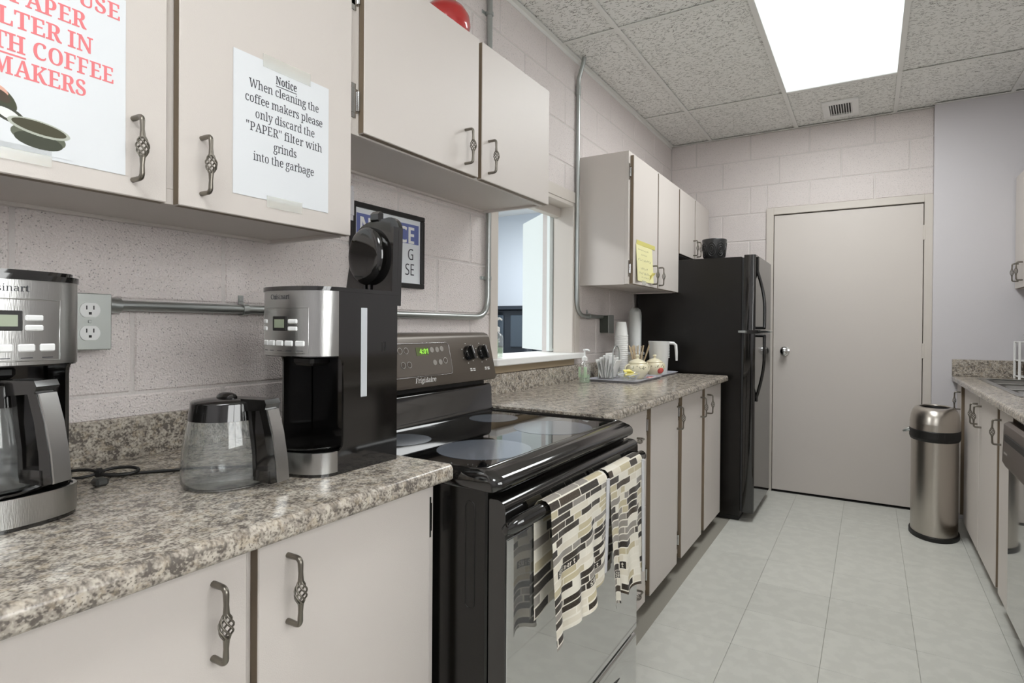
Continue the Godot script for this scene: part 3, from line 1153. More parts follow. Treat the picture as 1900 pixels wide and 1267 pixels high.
		for k in 7:
			var a := TAU * k / 7.0
			st = nst()
			cbox(st, Vector3(-0.0025, -0.0012, 0), Vector3(0.0025, 0.0012, 0.0004))
			st.generate_normals()
			var mk := put(cp, "dial_mark", st.commit(), M.white_ink, slope.call(q + 0.034 * cos(a), 1.105 + 0.034 * sin(a), 0.0003))
			mk.basis = tilt
	var lg := text(cp, "lettering", "Frigidaire", 0.02, M.white_ink, slope.call(1.352, 1.031, 0.0003), serif)
	lg.basis = tilt * Basis(Vector3(1, 0, 0), Vector3(0.3, 1, 0), Vector3(0, 0, 1))
	for q in [1.595, 1.68]:
		st = nst()
		for r in 2:
			for c in 2:
				cbox(st, Vector3(-0.012 + c * 0.006, -0.006 + r * 0.006, 0), Vector3(-0.008 + c * 0.006, -0.002 + r * 0.006, 0.0004))
			cbox(st, Vector3(0.003, -0.006 + r * 0.006, 0), Vector3(0.016, -0.003 + r * 0.006, 0.0004))
		st.generate_normals()
		add_on.call("dial_symbol", st.commit(), M.white_ink, q, 1.05, 0.0003)
	# oven door with window, handle
	st = nst()
	prism(st, rrect(0.728, 0.768, 0.245, 0.845, [0.004, 0.006, 0.02, 0.004]), "d", D0 + 0.006, D1 - 0.006, 0.6)
	var door := part(t, "oven_door", st, M.black)
	st = nst()
	bx(st, 0.7675, 0.7705, 0.252, 0.765, D0 + 0.01, D1 - 0.01, 0.001)
	part(door, "door_glass", st, M.mirrorglass)
	st = nst()
	for k in 3:
		tube(st, [V(0.766 - k * 0.004, 0.825 + k * 0.007, D0 + 0.03), V(0.766 - k * 0.004, 0.825 + k * 0.007, D1 - 0.03)], 0.0025, 6)
	part(door, "door_trim", st, M.black)
	st = nst()
	var hp := [V(0.768, 0.785, D0 + 0.012), V(0.782, 0.796, D0 + 0.006), V(0.792, 0.803, D0 + 0.03), V(0.797, 0.805, 1.15), V(0.799, 0.805, 1.34), V(0.797, 0.805, 1.53), V(0.792, 0.803, D1 - 0.04), V(0.782, 0.796, D1 - 0.012), V(0.768, 0.782, D1 - 0.01)]
	tube(st, hp, [0.012, 0.015, 0.016, 0.016, 0.016, 0.016, 0.016, 0.015, 0.012], 14)
	part(door, "handle", st, M.black)
	st = nst()
	prism(st, rrect(0.728, 0.768, 0.06, 0.232, [0.004, 0.006, 0.012, 0.004]), "d", D0 + 0.006, D1 - 0.006, 0.6)
	var dw := part(t, "storage_drawer", st, M.mirrorglass)
	st = nst()
	var lens := PackedVector2Array()
	for k in 21:
		var u := k / 20.0
		lens.append(Vector2(1.1 + 0.48 * u, 0.16 + 0.03 * sin(u * PI)))
	for k in 21:
		var u := 1.0 - k / 20.0
		lens.append(Vector2(1.1 + 0.48 * u, 0.16 - 0.012 * sin(u * PI)))
	prism(st, lens, "x", 0.7675, 0.7695, 0.6)
	part(dw, "finger_grip", st, M.blackmatte)
	for q in [[0.15, 1.0], [0.66, 1.0], [0.15, 1.68], [0.66, 1.68]]:
		st = nst()
		lathe(st, [Vector2(0.0, 0.0), Vector2(0.02, 0.0), Vector2(0.015, 0.025), Vector2(0.0, 0.025)], V(q[0], 0, q[1]), 12)
		part(t, "foot", st, M.blackmatte)

# plate in local x,y of thickness z0..z1
func flat_plate(st: SurfaceTool, poly: PackedVector2Array, z0: float, z1: float) -> void:
	prism(st, poly, "d", -z1, -z0)

func frame_plate(st: SurfaceTool, poly: PackedVector2Array, r: float, z: float) -> void:
	var pts := []
	for p in poly:
		pts.append(Vector3(p.x, p.y, z))
	pts.append(pts[0])
	tube(st, pts, r * 0.5, 5)

# ------------------------------------------------------------------ fridge
func fridge() -> void:
	var t := thing("refrigerator", "black top-freezer refrigerator with bow handles in corner by the door", "fridge", V(0.38, 0, 4.0))
	var D0 := 3.69
	var D1 := 4.335
	var st := nst()
	bx(st, 0.03, 0.71, 0.03, 1.645, D0, D1, 0.004)
	part(t, "body", st, M.fridge_side)
	st = nst()
	bx(st, 0.1, 0.7, 0.0, 0.032, D0 + 0.02, D1 - 0.02)
	part(t, "base_grille", st, M.blackmatte)
	st = nst()
	bx(st, 0.71, 0.722, 0.06, 1.64, D0 + 0.012, D1 - 0.012)
	part(t, "door_gasket", st, M.gasket)
	for q in [["freezer_door", 1.19, 1.655], ["refrigerator_door", 0.06, 1.168]]:
		st = nst()
		prism(st, rrect(0.722, 0.788, D0 - 0.002, D1 + 0.002, [0.004, 0.016, 0.016, 0.004]), "y", q[1], q[2], 0.5)
		var dr := part(t, q[0], st, M.black)
		st = nst()
		bx(st, 0.7875, 0.7895, q[1] + 0.004, q[2] - 0.004, D0 + 0.016, D1 - 0.016, 0.0008)
		part(dr, "door_skin", st, M.black)
		st = nst()
		var pts := []
		var rr := []
		var top: bool = q[1] > 1.0
		for k in 15:
			var u := k / 14.0
			var y: float = 1.555 - 0.35 * u if top else 0.77 + 0.385 * u
			var bow := 0.044 * sin(minf(u * 1.5, 1.0) * PI / 2)
			pts.append(V(0.792 + bow, y, D0 + 0.06))
			rr.append(0.0125)
		tube(st, pts, rr, 10, 0.8)
		if top:
			bx(st, 0.788, 0.845, 1.195, 1.212, D0 + 0.05, D0 + 0.07, 0.004)
			bx(st, 0.788, 0.802, 1.54, 1.645, D0 + 0.048, D0 + 0.072, 0.004)
		else:
			bx(st, 0.788, 0.845, 1.146, 1.163, D0 + 0.05, D0 + 0.07, 0.004)
			bx(st, 0.788, 0.802, 0.745, 0.785, D0 + 0.048, D0 + 0.072, 0.004)
		part(dr, "handle", st, M.black)
	st = nst()
	bx(st, 0.69, 0.8, 1.17, 1.184, D1 - 0.1, D1 + 0.002, 0.002)
	bx(st, 0.69, 0.735, 1.172, 1.186, D0 - 0.004, D0 + 0.04, 0.002)
	part(t, "centre_hinge", st, M.galv)
	st = nst()
	bx(st, 0.64, 0.75, 1.645, 1.664, D1 - 0.1, D1 - 0.01, 0.004)
	part(t, "top_hinge_cover", st, M.blackmatte)

# ------------------------------------------------------------------ right side
func right_side() -> void:
	var XF := 1.885
	# end filler cabinet, sink cabinet and a narrow one beside the dishwasher
	var specs := [
		["beige narrow base cabinet against the drywall, behind steel bin", 4.2, 4.465, [[4.285, 4.455, 4.3]]],
		["beige two-door base cabinet under the steel sink", 3.13, 4.198, [[3.62, 4.12, 3.665], [3.15, 3.6, 3.545]]],
		["beige single-door base cabinet beside the dishwasher", 2.83, 3.128, [[2.835, 3.085, 3.05]]]]
	for q in specs:
		var t := thing("base_cabinet", q[0], "cabinet", V(2.2, 0, (q[1] + q[2]) / 2))
		var st := nst()
		bx(st, 1.906, XR - 0.005, 0.09, CT - 0.19, q[1], q[2])
		bx(st, 1.905, 1.925, 0.09, CT - 0.036, q[1], q[2], 0.001)
		part(t, "body", st, M.paint)
		st = nst()
		bx(st, 1.965, XR - 0.005, 0.0, 0.09, q[1], q[2])
		part(t, "toe_kick", st, M.edge)
		for dd in q[3]:
			var m := front(t, "door", XF, -1.0, 0.075, 0.862, dd[0], dd[1])
			handle(m, XF, 0.768, dd[2], -1.0)
	var st := nst()
	var w := thing("dishwasher", "dark front dishwasher set under the worktop across from range", "dishwasher", V(2.2, 0, 2.52))
	bx(st, 1.9, XR - 0.02, 0.09, CT - 0.036, 2.215, 2.825)
	bx(st, 1.95, XR - 0.02, 0.0, 0.09, 2.215, 2.825)
	part(w, "body", st, M.blackmatte)
	st = nst()
	bx(st, 1.872, 1.9, 0.1, 0.665, 2.22, 2.822, 0.003)
	part(w, "door", st, M.mirrorglass)
	st = nst()
	prism(st, PackedVector2Array([Vector2(1.9, 0.67), Vector2(1.862, 0.67), Vector2(1.852, 0.69), Vector2(1.856, 0.835), Vector2(1.87, 0.845), Vector2(1.9, 0.845)]), "d", 2.22, 2.822)
	var cp := part(w, "control_panel", st, M.dw)
	st = nst()
	bx(st, 1.8505, 1.856, 0.775, 0.8, 2.4, 2.78, 0.001)
	part(cp, "latch_slot", st, M.blackmatte)
	st = nst()
	bx(st, 1.8515, 1.854, 0.725, 0.733, 2.73, 2.79, 0.0004)
	part(cp, "badge", st, M.chrome)
	var b2 := thing("base_cabinet", "beige base cabinet on the near side of dishwasher", "cabinet", V(2.2, 0, 1.6))
	st = nst()
	bx(st, 1.906, XR - 0.005, 0.09, CT - 0.036, 1.0, 2.21)
	part(b2, "body", st, M.paint)
	st = nst()
	bx(st, 1.965, XR - 0.005, 0.0, 0.09, 1.0, 2.21)
	part(b2, "toe_kick", st, M.edge)
	for dd in [[1.02, 1.59, 1.54], [1.62, 2.19, 1.67]]:
		var m := front(b2, "door", XF, -1.0, 0.075, 0.862, dd[0], dd[1])
		handle(m, XF, 0.768, dd[2], -1.0)
	# worktop with sink cut-out
	var S := [1.965, 2.4, 3.2, 4.3]
	var c := thing("countertop", "granite-look laminate countertop holding the steel sink", "countertop", V(2.17, CT, 2.7))
	st = nst()
	var pf := PackedVector2Array()
	for p in top_profile(XR - 1.857 - 0.001):
		pf.append(Vector2(XR - p.x, p.y))
	var strip := PackedVector2Array()
	for p in pf:
		strip.append(Vector2(minf(p.x, S[0] + 0.01), p.y))
	prism(st, strip, "d", 1.0, DJ - 0.001)
	bx(st, S[1] - 0.01, XR - 0.001, CT - 0.034, CT, 1.0, DJ - 0.001)
	bx(st, S[0] + 0.01, S[1] - 0.01, CT - 0.034, CT, 1.0, S[2] + 0.01)
	bx(st, S[0] + 0.01, S[1] - 0.01, CT - 0.034, CT, S[3] - 0.01, DJ - 0.001)
	part(c, "worktop", st, M.granite)
	st = nst()
	bx(st, 1.857, XR - 0.001, CT, 1.014, DJ - 0.02, DJ - 0.001, 0.002)
	part(c, "backsplash", st, M.granite)
	st = nst()
	bx(st, XR - 0.02, XR - 0.001, CT, 1.014, 1.0, DJ - 0.02, 0.002)
	part(c, "backsplash", st, M.granite)
	# triple-bowl sink
	var k := thing("kitchen_sink", "stainless steel triple bowl sink set in worktop", "sink", V(2.18, CT, 3.75))
	st = nst()
	var bowls := [[3.94, 4.26], [3.585, 3.905], [3.24, 3.55]]
	var y1 := CT + 0.004
	bx(st, S[0], S[0] + 0.03, CT, y1, S[2], S[3], 0.0015)
	bx(st, S[1] - 0.06, S[1], CT, y1, S[2], S[3], 0.0015)
	var edges := [S[2], 3.24, 3.55, 3.585, 3.905, 3.94, 4.26, S[3]]
	for i in range(0, 8, 2):
		bx(st, S[0] + 0.03, S[1] - 0.06, CT, y1, edges[i], edges[i + 1], 0.0015)
	part(k, "rim", st, M.steel)
	for b in bowls:
		st = nst()
		var poly := rrect(S[0] + 0.03, S[1] - 0.06, b[0], b[1], 0.05, 5)
		var n := poly.size()
		var ctr := Vector2((S[0] + S[1] - 0.03) / 2, (b[0] + b[1]) / 2)
		var lv := [[1.04, CT + 0.002], [1.0, CT - 0.006], [0.97, CT - 0.1], [0.9, CT - 0.14], [0.6, CT - 0.15], [0.02, CT - 0.152]]
		st.set_smooth_group(0)
		for r in lv.size() - 1:
			for i in n:
				var i2 := (i + 1) % n
				var pa: Vector2 = ctr + (poly[i] - ctr) * lv[r][0]
				var pb: Vector2 = ctr + (poly[i2] - ctr) * lv[r][0]
				var pc: Vector2 = ctr + (poly[i2] - ctr) * lv[r + 1][0]
				var pd: Vector2 = ctr + (poly[i] - ctr) * lv[r + 1][0]
				face(st, [V(pa.x, lv[r][1], pa.y), V(pb.x, lv[r][1], pb.y), V(pc.x, lv[r + 1][1], pc.y), V(pd.x, lv[r + 1][1], pd.y)], V(ctr.x - pa.x, 0.1, ctr.y - pa.y))
		part(k, "bowl", st, M.steel)
	# right wall cabinet
	var u := thing("wall_cabinet", "beige wall cabinet hung above the steel sink", "cabinet", V(2.3, 1.45, 3.9), "beige painted wall cabinets")
	st = nst()
	bx(st, 2.185, XR - 0.001, 1.45, 2.14, 3.2, DJ - 0.001, 0.001)
	part(u, "body", st, M.paint)
	for dd in [[4.04, 4.46, 4.365], [3.6, 4.02, 4.335 - 0.08], [3.21, 3.58, 3.25]]:
		var m := front(u, "door", 2.165, -1.0, 1.452, 2.13, dd[0], dd[1])
		handle(m, 2.165, 1.545, dd[2], -1.0)
	# white wire dish rack at the back of the worktop
	var r := thing("dish_rack", "white wire dish rack standing behind the sink", "rack", V(2.3, CT, 4.37))
	var x0 := 2.165
	var x1 := 2.44
	var a0 := 4.305
	var a1 := 4.44
	for q in [[x0, a0], [x1, a0], [x0, a1], [x1, a1]]:
		st = nst()
		bx(st, q[0] - 0.006, q[0] + 0.006, CT + 0.0045 if q[1] < 4.3 else CT, 1.135, q[1] - 0.006, q[1] + 0.006, 0.002)
		part(r, "leg", st, M.white)
	for y in [0.925, 1.02, 1.13]:
		st = nst()
		tube(st, [V(x0, y, a0), V(x1, y, a0), V(x1, y, a1), V(x0, y, a1), V(x0, y, a0)], 0.004, 6)
		part(r, "shelf_frame", st, M.white)
		st = nst()
		for i in 9:
			var x := x0 + (x1 - x0) * (i + 1) / 10.0
			tube(st, [V(x, y, a0), V(x, y, a1)], 0.002, 5)
		part(r, "wire", st, M.white)
	for i in 3:
		var pl := thing("plate", "white plate lying in the dish rack, one of a stack", "plate", V(2.3, 1.136 + i * 0.014, 4.372), "plates on the dish rack")
		st = nst()
		lathe(st, [Vector2(0.0, 0.0), Vector2(0.04, 0.0), Vector2(0.068, 0.01), Vector2(0.069, 0.012), Vector2(0.04, 0.004), Vector2(0.0, 0.003)], V(2.3, 1.136 + i * 0.014, 4.372), 24, 1.6, 0.95)
		part(pl, "dish", st, M.white)
	var dk := thing("storage_box", "small brown box inside the white dish rack", "box", V(2.26, 0.93, 4.372))
	st = nst()
	bx(st, 2.2, 2.32, 0.93, 0.995, 4.33, 4.42, 0.003)
	part(dk, "carton", st, mat(rgb(74, 60, 44), 0.6))

# ------------------------------------------------------------------ trash can
func trash_can() -> void:
	var c := V(1.737, 0, 4.065)
	var t := thing("trash_can", "oval brushed steel trash can with open top by the door", "trash can", c)
	var st := nst()
	var sx := 0.118
	var sz := 0.17
	lathe(st, [Vector2(0.0, 0.0), Vector2(1.06, 0.0), Vector2(1.06, 0.022), Vector2(1.0, 0.026), Vector2(0.0, 0.026)], c, 48, sx, sz)
	part(t, "base_ring", st, M.blackmatte)
	st = nst()
	lathe(st, [Vector2(0.99, 0.024), Vector2(0.99, 0.57)], c, 48, sx, sz)
	part(t, "body", st, M.can)
	st = nst()
	lathe(st, [Vector2(0.98, 0.56), Vector2(1.03, 0.56), Vector2(1.07, 0.575), Vector2(1.07, 0.618), Vector2(1.03, 0.626), Vector2(0.97, 0.626)], c, 48, sx, sz)
	part(t, "collar", st, M.blackmatte)
	st = nst()
	lathe(st, [Vector2(1.06, 0.622), Vector2(1.055, 0.66), Vector2(1.01, 0.7), Vector2(0.92, 0.73), Vector2(0.8, 0.746), Vector2(0.66, 0.75), Vector2(0.64, 0.745), Vector2(0.64, 0.71)], c, 48, sx, sz)
	part(t, "lid", st, M.can)
	st = nst()
	lathe(st, [Vector2(0.645, 0.745), Vector2(0.6, 0.69), Vector2(0.0, 0.688)], c, 48, sx, sz)
	part(t, "liner", st, M.blackmatte)
	st = nst()
	var pts := []
	for k in 9:
		var a := PI * k / 8.0
		pts.append(V(1.612 - 0.03 * sin(a), 0.605 - 0.012 * sin(a), 4.065 - 0.03 * cos(a)))
	tube(st, pts, 0.006, 8)
	part(t, "handle", st, M.galv)

# ------------------------------------------------------------------ conduits, outlets, sign
func bend(a: Vector3, b: Vector3, c: Vector3, r: float) -> Array:
	# a -> b -> c with a rounded corner at b
	var p := b + (a - b).normalized() * r
	var q := b + (c - b).normalized() * r
	var out := [a]
	for k in 9:
		var u := k / 8.0
		out.append(p.lerp(b, u).lerp(b.lerp(q, u), u))
	out.append(c)
	return out

func strap(t: Node3D, at: Vector3, vertical: bool) -> void:
	var st := nst()
	var w := 0.007
	if vertical:
		prism(st, rrect(0.0, 0.03, -at.z - 0.0145, -at.z + 0.0145, [0.0, 0.012, 0.012, 0.0]), "y", at.y - w, at.y + w, 0.6)
		bx(st, 0.0, 0.003, at.y - w, at.y + w, -at.z - 0.036, -at.z - 0.013, 0.0005)
		bx(st, 0.003, 0.007, at.y - 0.004, at.y + 0.004, -at.z - 0.028, -at.z - 0.02, 0.001)
	else:
		prism(st, rrect(0.0, 0.03, at.y - 0.0145, at.y + 0.0145, [0.0, 0.012, 0.012, 0.0]), "d", -at.z - w, -at.z + w, 0.6)
		bx(st, 0.0, 0.003, at.y + 0.013, at.y + 0.036, -at.z - w, -at.z + w, 0.0005)
		bx(st, 0.003, 0.007, at.y + 0.02, at.y + 0.028, -at.z - 0.004, -at.z + 0.004, 0.001)
	part(t, "strap", st, M.galv)

func wall_items() -> void:
	var t := thing("conduit_pipe", "galvanized conduit running from outlet box past sign and up", "conduit", V(0.016, 1.236, 1.2))
	var st := nst()
	tube(st, bend(V(0.016, 1.236, 0.575), V(0.016, 1.236, 1.957), V(0.016, HC - 0.001, 1.957), 0.09), 0.0115, 12)
	part(t, "pipe", st, M.galv)
	st = nst()
	tube(st, [V(0.016, 1.236, 0.577), V(0.016, 1.236, 0.606)], 0.0165, 12)
	part(t, "connector", st, M.galv)
	strap(t, V(0, 1.236, 0.885), false)
	strap(t, V(0, 1.4, 1.957), true)
	strap(t, V(0, 2.5, 1.957), true)
	t = thing("conduit_pipe", "galvanized conduit dropping from ceiling to the dark outlet box", "conduit", V(0.016, 1.26, 2.8))
	st = nst()
	var pts := [V(0.05, HC - 0.002, 2.79), V(0.045, HC - 0.03, 2.79), V(0.018, HC - 0.11, 2.79)]
	var b := bend(V(0.016, HC - 0.15, 2.79), V(0.016, 1.262, 2.79), V(0.016, 1.262, 3.13), 0.1)
	pts.append_array(b)
	tube(st, pts, 0.0115, 12)
	part(t, "pipe", st, M.galv)
	st = nst()
	tube(st, [V(0.016, HC - 0.2, 2.79), V(0.016, HC - 0.15, 2.79)], 0.0145, 12)
	part(t, "coupling", st, M.galv)
	strap(t, V(0, 1.262, 2.95), false)
	# outlet box by the coffee makers
	t = thing("outlet_box", "surface-mounted steel outlet box with white duplex socket beside coffee maker", "outlet", V(0.02, 1.2, 0.54))
	st = nst()
	bx(st, 0.0, 0.042, 1.146, 1.256, 0.504, 0.577, 0.004)
	part(t, "box", st, M.galv)
	st = nst()
	bx(st, 0.042, 0.046, 1.144, 1.258, 0.502, 0.579, 0.0025)
	part(t, "cover_plate", st, mat(rgb(186, 190, 186), 0.4, 0.5))
	for y in [1.224, 1.178]:
		st = nst()
		var o := PackedVector2Array()
		for k in 24:
			var a := TAU * k / 24.0
			o.append(Vector2(0.5405 + 0.0175 * cos(a), y + clampf(0.0175 * sin(a), -0.0145, 0.0145)))
		prism(st, o, "x", 0.046, 0.0485, 0.6)
		var s := part(t, "socket", st, M.plastic)
		st = nst()
		bx(st, 0.0484, 0.0488, y + 0.001, y + 0.009, 0.5335, 0.5355)
		bx(st, 0.0484, 0.0488, y + 0.001, y + 0.009, 0.5455, 0.5475)
		bx(st, 0.0484, 0.0488, y - 0.009, y - 0.004, 0.538, 0.543)
		part(s, "slot", st, M.blackmatte)
	st = nst()
	bx(st, 0.046, 0.048, 1.198, 1.204, 0.5375, 0.5435, 0.0008)
	part(t, "screw", st, M.galv)
	t = thing("outlet_box", "dark steel outlet box on wall behind the cup stack", "outlet", V(0.02, 1.21, 3.17))
	st = nst()
	bx(st, 0.0, 0.055, 1.168, 1.27, 3.13, 3.205, 0.004)
	part(t, "box", st, mat(rgb(70, 74, 68), 0.5, 0.5))
	st = nst()
	bx(st, 0.055, 0.06, 1.164, 1.274, 3.127, 3.208, 0.002)
	part(t, "cover_plate", st, mat(rgb(150, 152, 148), 0.4, 0.6))
	# framed notice
	t = thing("framed_sign", "black framed notice sign hung behind the coffee maker lid", "sign", V(0.01, 1.45, 1.4))
	var y0 := 1.33
	var y1 := 1.585
	var d0 := 1.235
	var d1 := 1.566
	st = nst()
	bx(st, 0.0005, 0.016, y0, y0 + 0.016, d0, d1, 0.002)
	bx(st, 0.0005, 0.016, y1 - 0.016, y1, d0, d1, 0.002)
	bx(st, 0.0005, 0.016, y0 + 0.016, y1 - 0.016, d0, d0 + 0.016, 0.002)
	bx(st, 0.0005, 0.016, y0 + 0.016, y1 - 0.016, d1 - 0.016, d1, 0.002)
	part(t, "frame", st, M.blackmatte)
	st = nst()
	bx(st, 0.001, 0.007, y0 + 0.015, y1 - 0.015, d0 + 0.015, d1 - 0.015)
	var sh := part(t, "sheet", st, M.paper)
	st = nst()
	bx(st, 0.007, 0.0074, 1.484, 1.552, d0 + 0.024, d1 - 0.024)
	part(sh, "banner", st, M.blue_ink)
	var R := Vector3(0, PI / 2, 0)
	text(sh, "lettering", "NOTICE", 0.078, M.white_ink, V(0.0074, 1.512, 1.396), sans_bold, R, 1, 0.245)
	text(sh, "lettering", "G", 0.054, M.ink, V(0.0072, 1.447, 1.502), sans, R, 1, 0.026)
	text(sh, "lettering", "SE", 0.056, M.ink, V(0.0072, 1.394, 1.4975), sans, R, 1, 0.043)

# ------------------------------------------------------------------ coffee makers
func machine_outline(w: float, zb: float, zs: float, zf: float) -> PackedVector2Array:
	# plan (x, d) with d = -z in local space: flat back, bowed front
	var p := PackedVector2Array([Vector2(w, -zb), Vector2(-w, -zb)])
	for k in 21:
		var a := PI - PI * k / 20.0
		p.append(Vector2(w * cos(a), -(zs + (zf - zs) * pow(sin(a), 0.75))))
	return p

func shell_band(st: SurfaceTool, w: float, zs: float, zf: float, y0: float, y1: float) -> void:
	var p := PackedVector2Array()
	for k in 25:
		var a := PI - PI * k / 24.0
		p.append(Vector2(w * cos(a), -(zs + (zf - zs) * pow(maxf(sin(a), 0.0), 0.75))))
	for k in 25:
		var a := PI * k / 24.0
		p.append(Vector2((w - 0.004) * cos(a), -(zs + (zf - 0.004 - zs) * pow(maxf(sin(a), 0.0), 0.75))))
	prism(st, p, "y", y0, y1, 0.6)

func machine(t: Node3D, w: float, H: float, lid_open: bool, bright: Material) -> void:
	var zb := -0.109
	var zs := 0.05
	var zf := 0.108
	var lo := 0.228
	var st := nst()
	prism(st, machine_outline(w, zb, zs, zf), "y", 0.0, 0.044, 0.6)
	part(t, "base", st, M.black, false)
	st = nst()
	shell_band(st, w + 0.0012, zs, zf + 0.0012, 0.006, 0.046)
	part(t, "base_band", st, bright, false)
	st = nst()
	lathe(st, [Vector2(0.0, 0.0), Vector2(0.068, 0.0), Vector2(0.072, 0.004), Vector2(0.072, 0.007), Vector2(0.064, 0.003), Vector2(0.0, 0.003)], Vector3(0, 0.044, 0.03), 32)
	part(t, "warming_plate", st, M.black, false)
	st = nst()
	cbox(st, Vector3(-w + 0.004, 0.04, zb), Vector3(w - 0.004, lo + 0.01, -0.035), 0.003)
	part(t, "tower", st, M.black, false)
	for sd in [-1.0, 1.0]:
		st = nst()
		# one moulded side: full height at the back, notched for the carafe
		var c := PackedVector2Array([Vector2(-zb, 0.001), Vector2(-zs, 0.001), Vector2(-zs, 0.044), Vector2(-0.046, 0.046), Vector2(-0.038, 0.052), Vector2(-0.036, 0.06), Vector2(-0.036, lo - 0.018), Vector2(-0.038, lo - 0.008), Vector2(-0.044, lo - 0.001), Vector2(-zs, lo), Vector2(-zs, H - 0.008), Vector2(-zb, H - 0.008)])
		prism(st, c, "x", sd * w - 0.004 if sd > 0 else sd * w - 0.0008, sd * w + 0.0008 if sd > 0 else sd * w + 0.004, 0.6)
		part(t, "side_panel", st, M.black, false)
	st = nst()
	prism(st, machine_outline(w, zb, zs, zf), "y", lo, H - 0.006, 0.6)
	part(t, "head", st, M.black, false)
	st = nst()
	shell_band(st, w + 0.0016, zs - 0.001, zf + 0.0016, lo + 0.002, H - 0.008)
	var sh := part(t, "front_panel", st, bright, false)
	st = nst()
	prism(st, machine_outline(w + 0.003, zb - 0.002, zs, zf + 0.004), "y", H - 0.008, H, 0.6)
	part(t, "top_rim", st, M.black, false)
	st = nst()
	cbox(st, Vector3(-0.03, lo - 0.02, 0.01), Vector3(0.03, lo, 0.06), 0.006)
	part(t, "drip_spout", st, M.blackmatte, false)
	# controls on the bowed front
	var zat := func(x: float) -> float:
		return zs + (zf - zs) * pow(sqrt(maxf(0.0, 1.0 - pow(x / w, 2))), 0.75) + 0.0016
	var dy := lo + 0.062
	st = nst()
	cbox(st, Vector3(-0.02, dy - 0.012, zat.call(0.0) - 0.004), Vector3(0.02, dy + 0.016, zat.call(0.0) + 0.0012), 0.001)
	var ds := part(sh, "display", st, M.blackmatte, false)
	st = nst()
	cbox(st, Vector3(-0.0145, dy - 0.006, zat.call(0.0)), Vector3(0.0145, dy + 0.01, zat.call(0.0) + 0.0016))
	part(sh, "display_screen", st, M.lcd, false)
	for q in [[-0.054, 0.006, 0.009], [-0.054, -0.008, 0.009], [0.034, 0.006, 0.011], [0.034, -0.008, 0.011], [-0.05, -0.036, 0.01], [-0.025, -0.036, 0.01], [0.0, -0.036, 0.01], [0.025, -0.036, 0.01], [0.05, -0.036, 0.01]]:
		st = nst()
		cbox(st, Vector3(-q[2], -0.0055 if q[1] < -0.02 else -0.0042, -0.004), Vector3(q[2], 0.0055 if q[1] < -0.02 else 0.0042, 0.0022), 0.0018)
		st.generate_normals()
		put(sh, "button", st.commit(), M.plastic, Vector3(q[0], dy + q[1], zat.call(q[0])), Vector3(0, q[0] * 5.5, 0), false)
		if q[1] < -0.02:
			st = nst()
			for k in 2:
				cbox(st, Vector3(-0.007, -0.0006 - k * 0.004, 0), Vector3(0.007, 0.0006 - k * 0.004, 0.0003))
			st.generate_normals()
			put(sh, "button_legend", st.commit(), M.ink, Vector3(q[0], dy - 0.05, zat.call(q[0])), Vector3(0, q[0] * 5.5, 0), false)
	st = nst()
	var lp := []
	for k in 25:
		var x := -0.066 + 0.132 * k / 24.0
		lp.append(Vector3(x, lo + 0.094, zat.call(x)))
	for k in 25:
		var x := 0.066 - 0.132 * k / 24.0
		lp.append(Vector3(x, lo + 0.008, zat.call(x)))
	lp.append(lp[0])
	tube(st, lp, 0.0009, 5)
	part(sh, "panel_outline", st, bright, false)
	text(sh, "lettering", "Cuisinart", 0.013, M.ink, Vector3(0, H - 0.02, zat.call(0.0) - 0.0002), serif, Vector3.ZERO, 1, 0.055, false)
	# water gauge on the side
	st = nst()
	cbox(st, Vector3(w - 0.001, 0.145, -0.023), Vector3(w + 0.0022, 0.325, -0.007), 0.0008)
	part(t, "water_gauge", st, mat(rgb(190, 194, 198), 0.2), false)
	st = nst()
	cbox(st, Vector3(w - 0.001, 0.235, -0.075), Vector3(w + 0.0013, 0.256, -0.071), 0.0003)
	cbox(st, Vector3(w - 0.001, 0.235, -0.067), Vector3(w + 0.0013, 0.256, -0.063), 0.0003)
	part(t, "side_slot", st, M.blackmatte, false)
	if lid_open:
		st = nst()
		var lidp := PackedVector2Array([Vector2(-w + 0.018, H - 0.01), Vector2(w - 0.004, H - 0.03), Vector2(w + 0.001, H + 0.13)])
		for k in 7:
			var a := k / 6.0 * PI / 2
			lidp.append(Vector2(w - 0.029 + 0.03 * cos(a), H + 0.135 + 0.03 * sin(a)))
		for k in 7:
			var a := PI / 2 + k / 6.0 * PI * 0.42
			lidp.append(Vector2(0.012 + 0.065 * cos(a), H + 0.095 + 0.065 * sin(a)))
		prism(st, lidp, "d", 0.112, 0.124, 0.5)
		var pl: MeshInstance3D = part(t, "lid", st, M.black, false)
		st = nst()
		# raised rim round the lid, and the round shower-head on its inner face
		prism(st, PackedVector2Array([Vector2(w - 0.009, H - 0.03), Vector2(w - 0.004, H - 0.03), Vector2(w + 0.001, H + 0.14), Vector2(w - 0.004, H + 0.14)]), "d", 0.0965, 0.1245)
		part(pl, "lid_side", st, M.black, false)
		st = nst()
		lathe(st, [Vector2(0.0, 0.0), Vector2(0.056, 0.0), Vector2(0.0555, 0.01), Vector2(0.0535, 0.015), Vector2(0.049, 0.0185), Vector2(0.038, 0.0205), Vector2(0.02, 0.0215), Vector2(0.008, 0.0218), Vector2(0.0, 0.0218)], Vector3.ZERO, 36, 0.98, 1.16)
		st.generate_normals()
		put(pl, "shower_head", st.commit(), M.black, Vector3(0.006, H + 0.082, -0.112), Vector3(PI / 2, 0, 0), false)
		st = nst()
		cbox(st, Vector3(0.004, H + 0.155, -0.124), Vector3(0.042, H + 0.182, -0.108), 0.007)
		part(pl, "finger_tab", st, M.black, false)
		st = nst()
		cbox(st, Vector3(-0.012, H + 0.002, -0.112), Vector3(-0.004, H + 0.04, -0.106), 0.002)
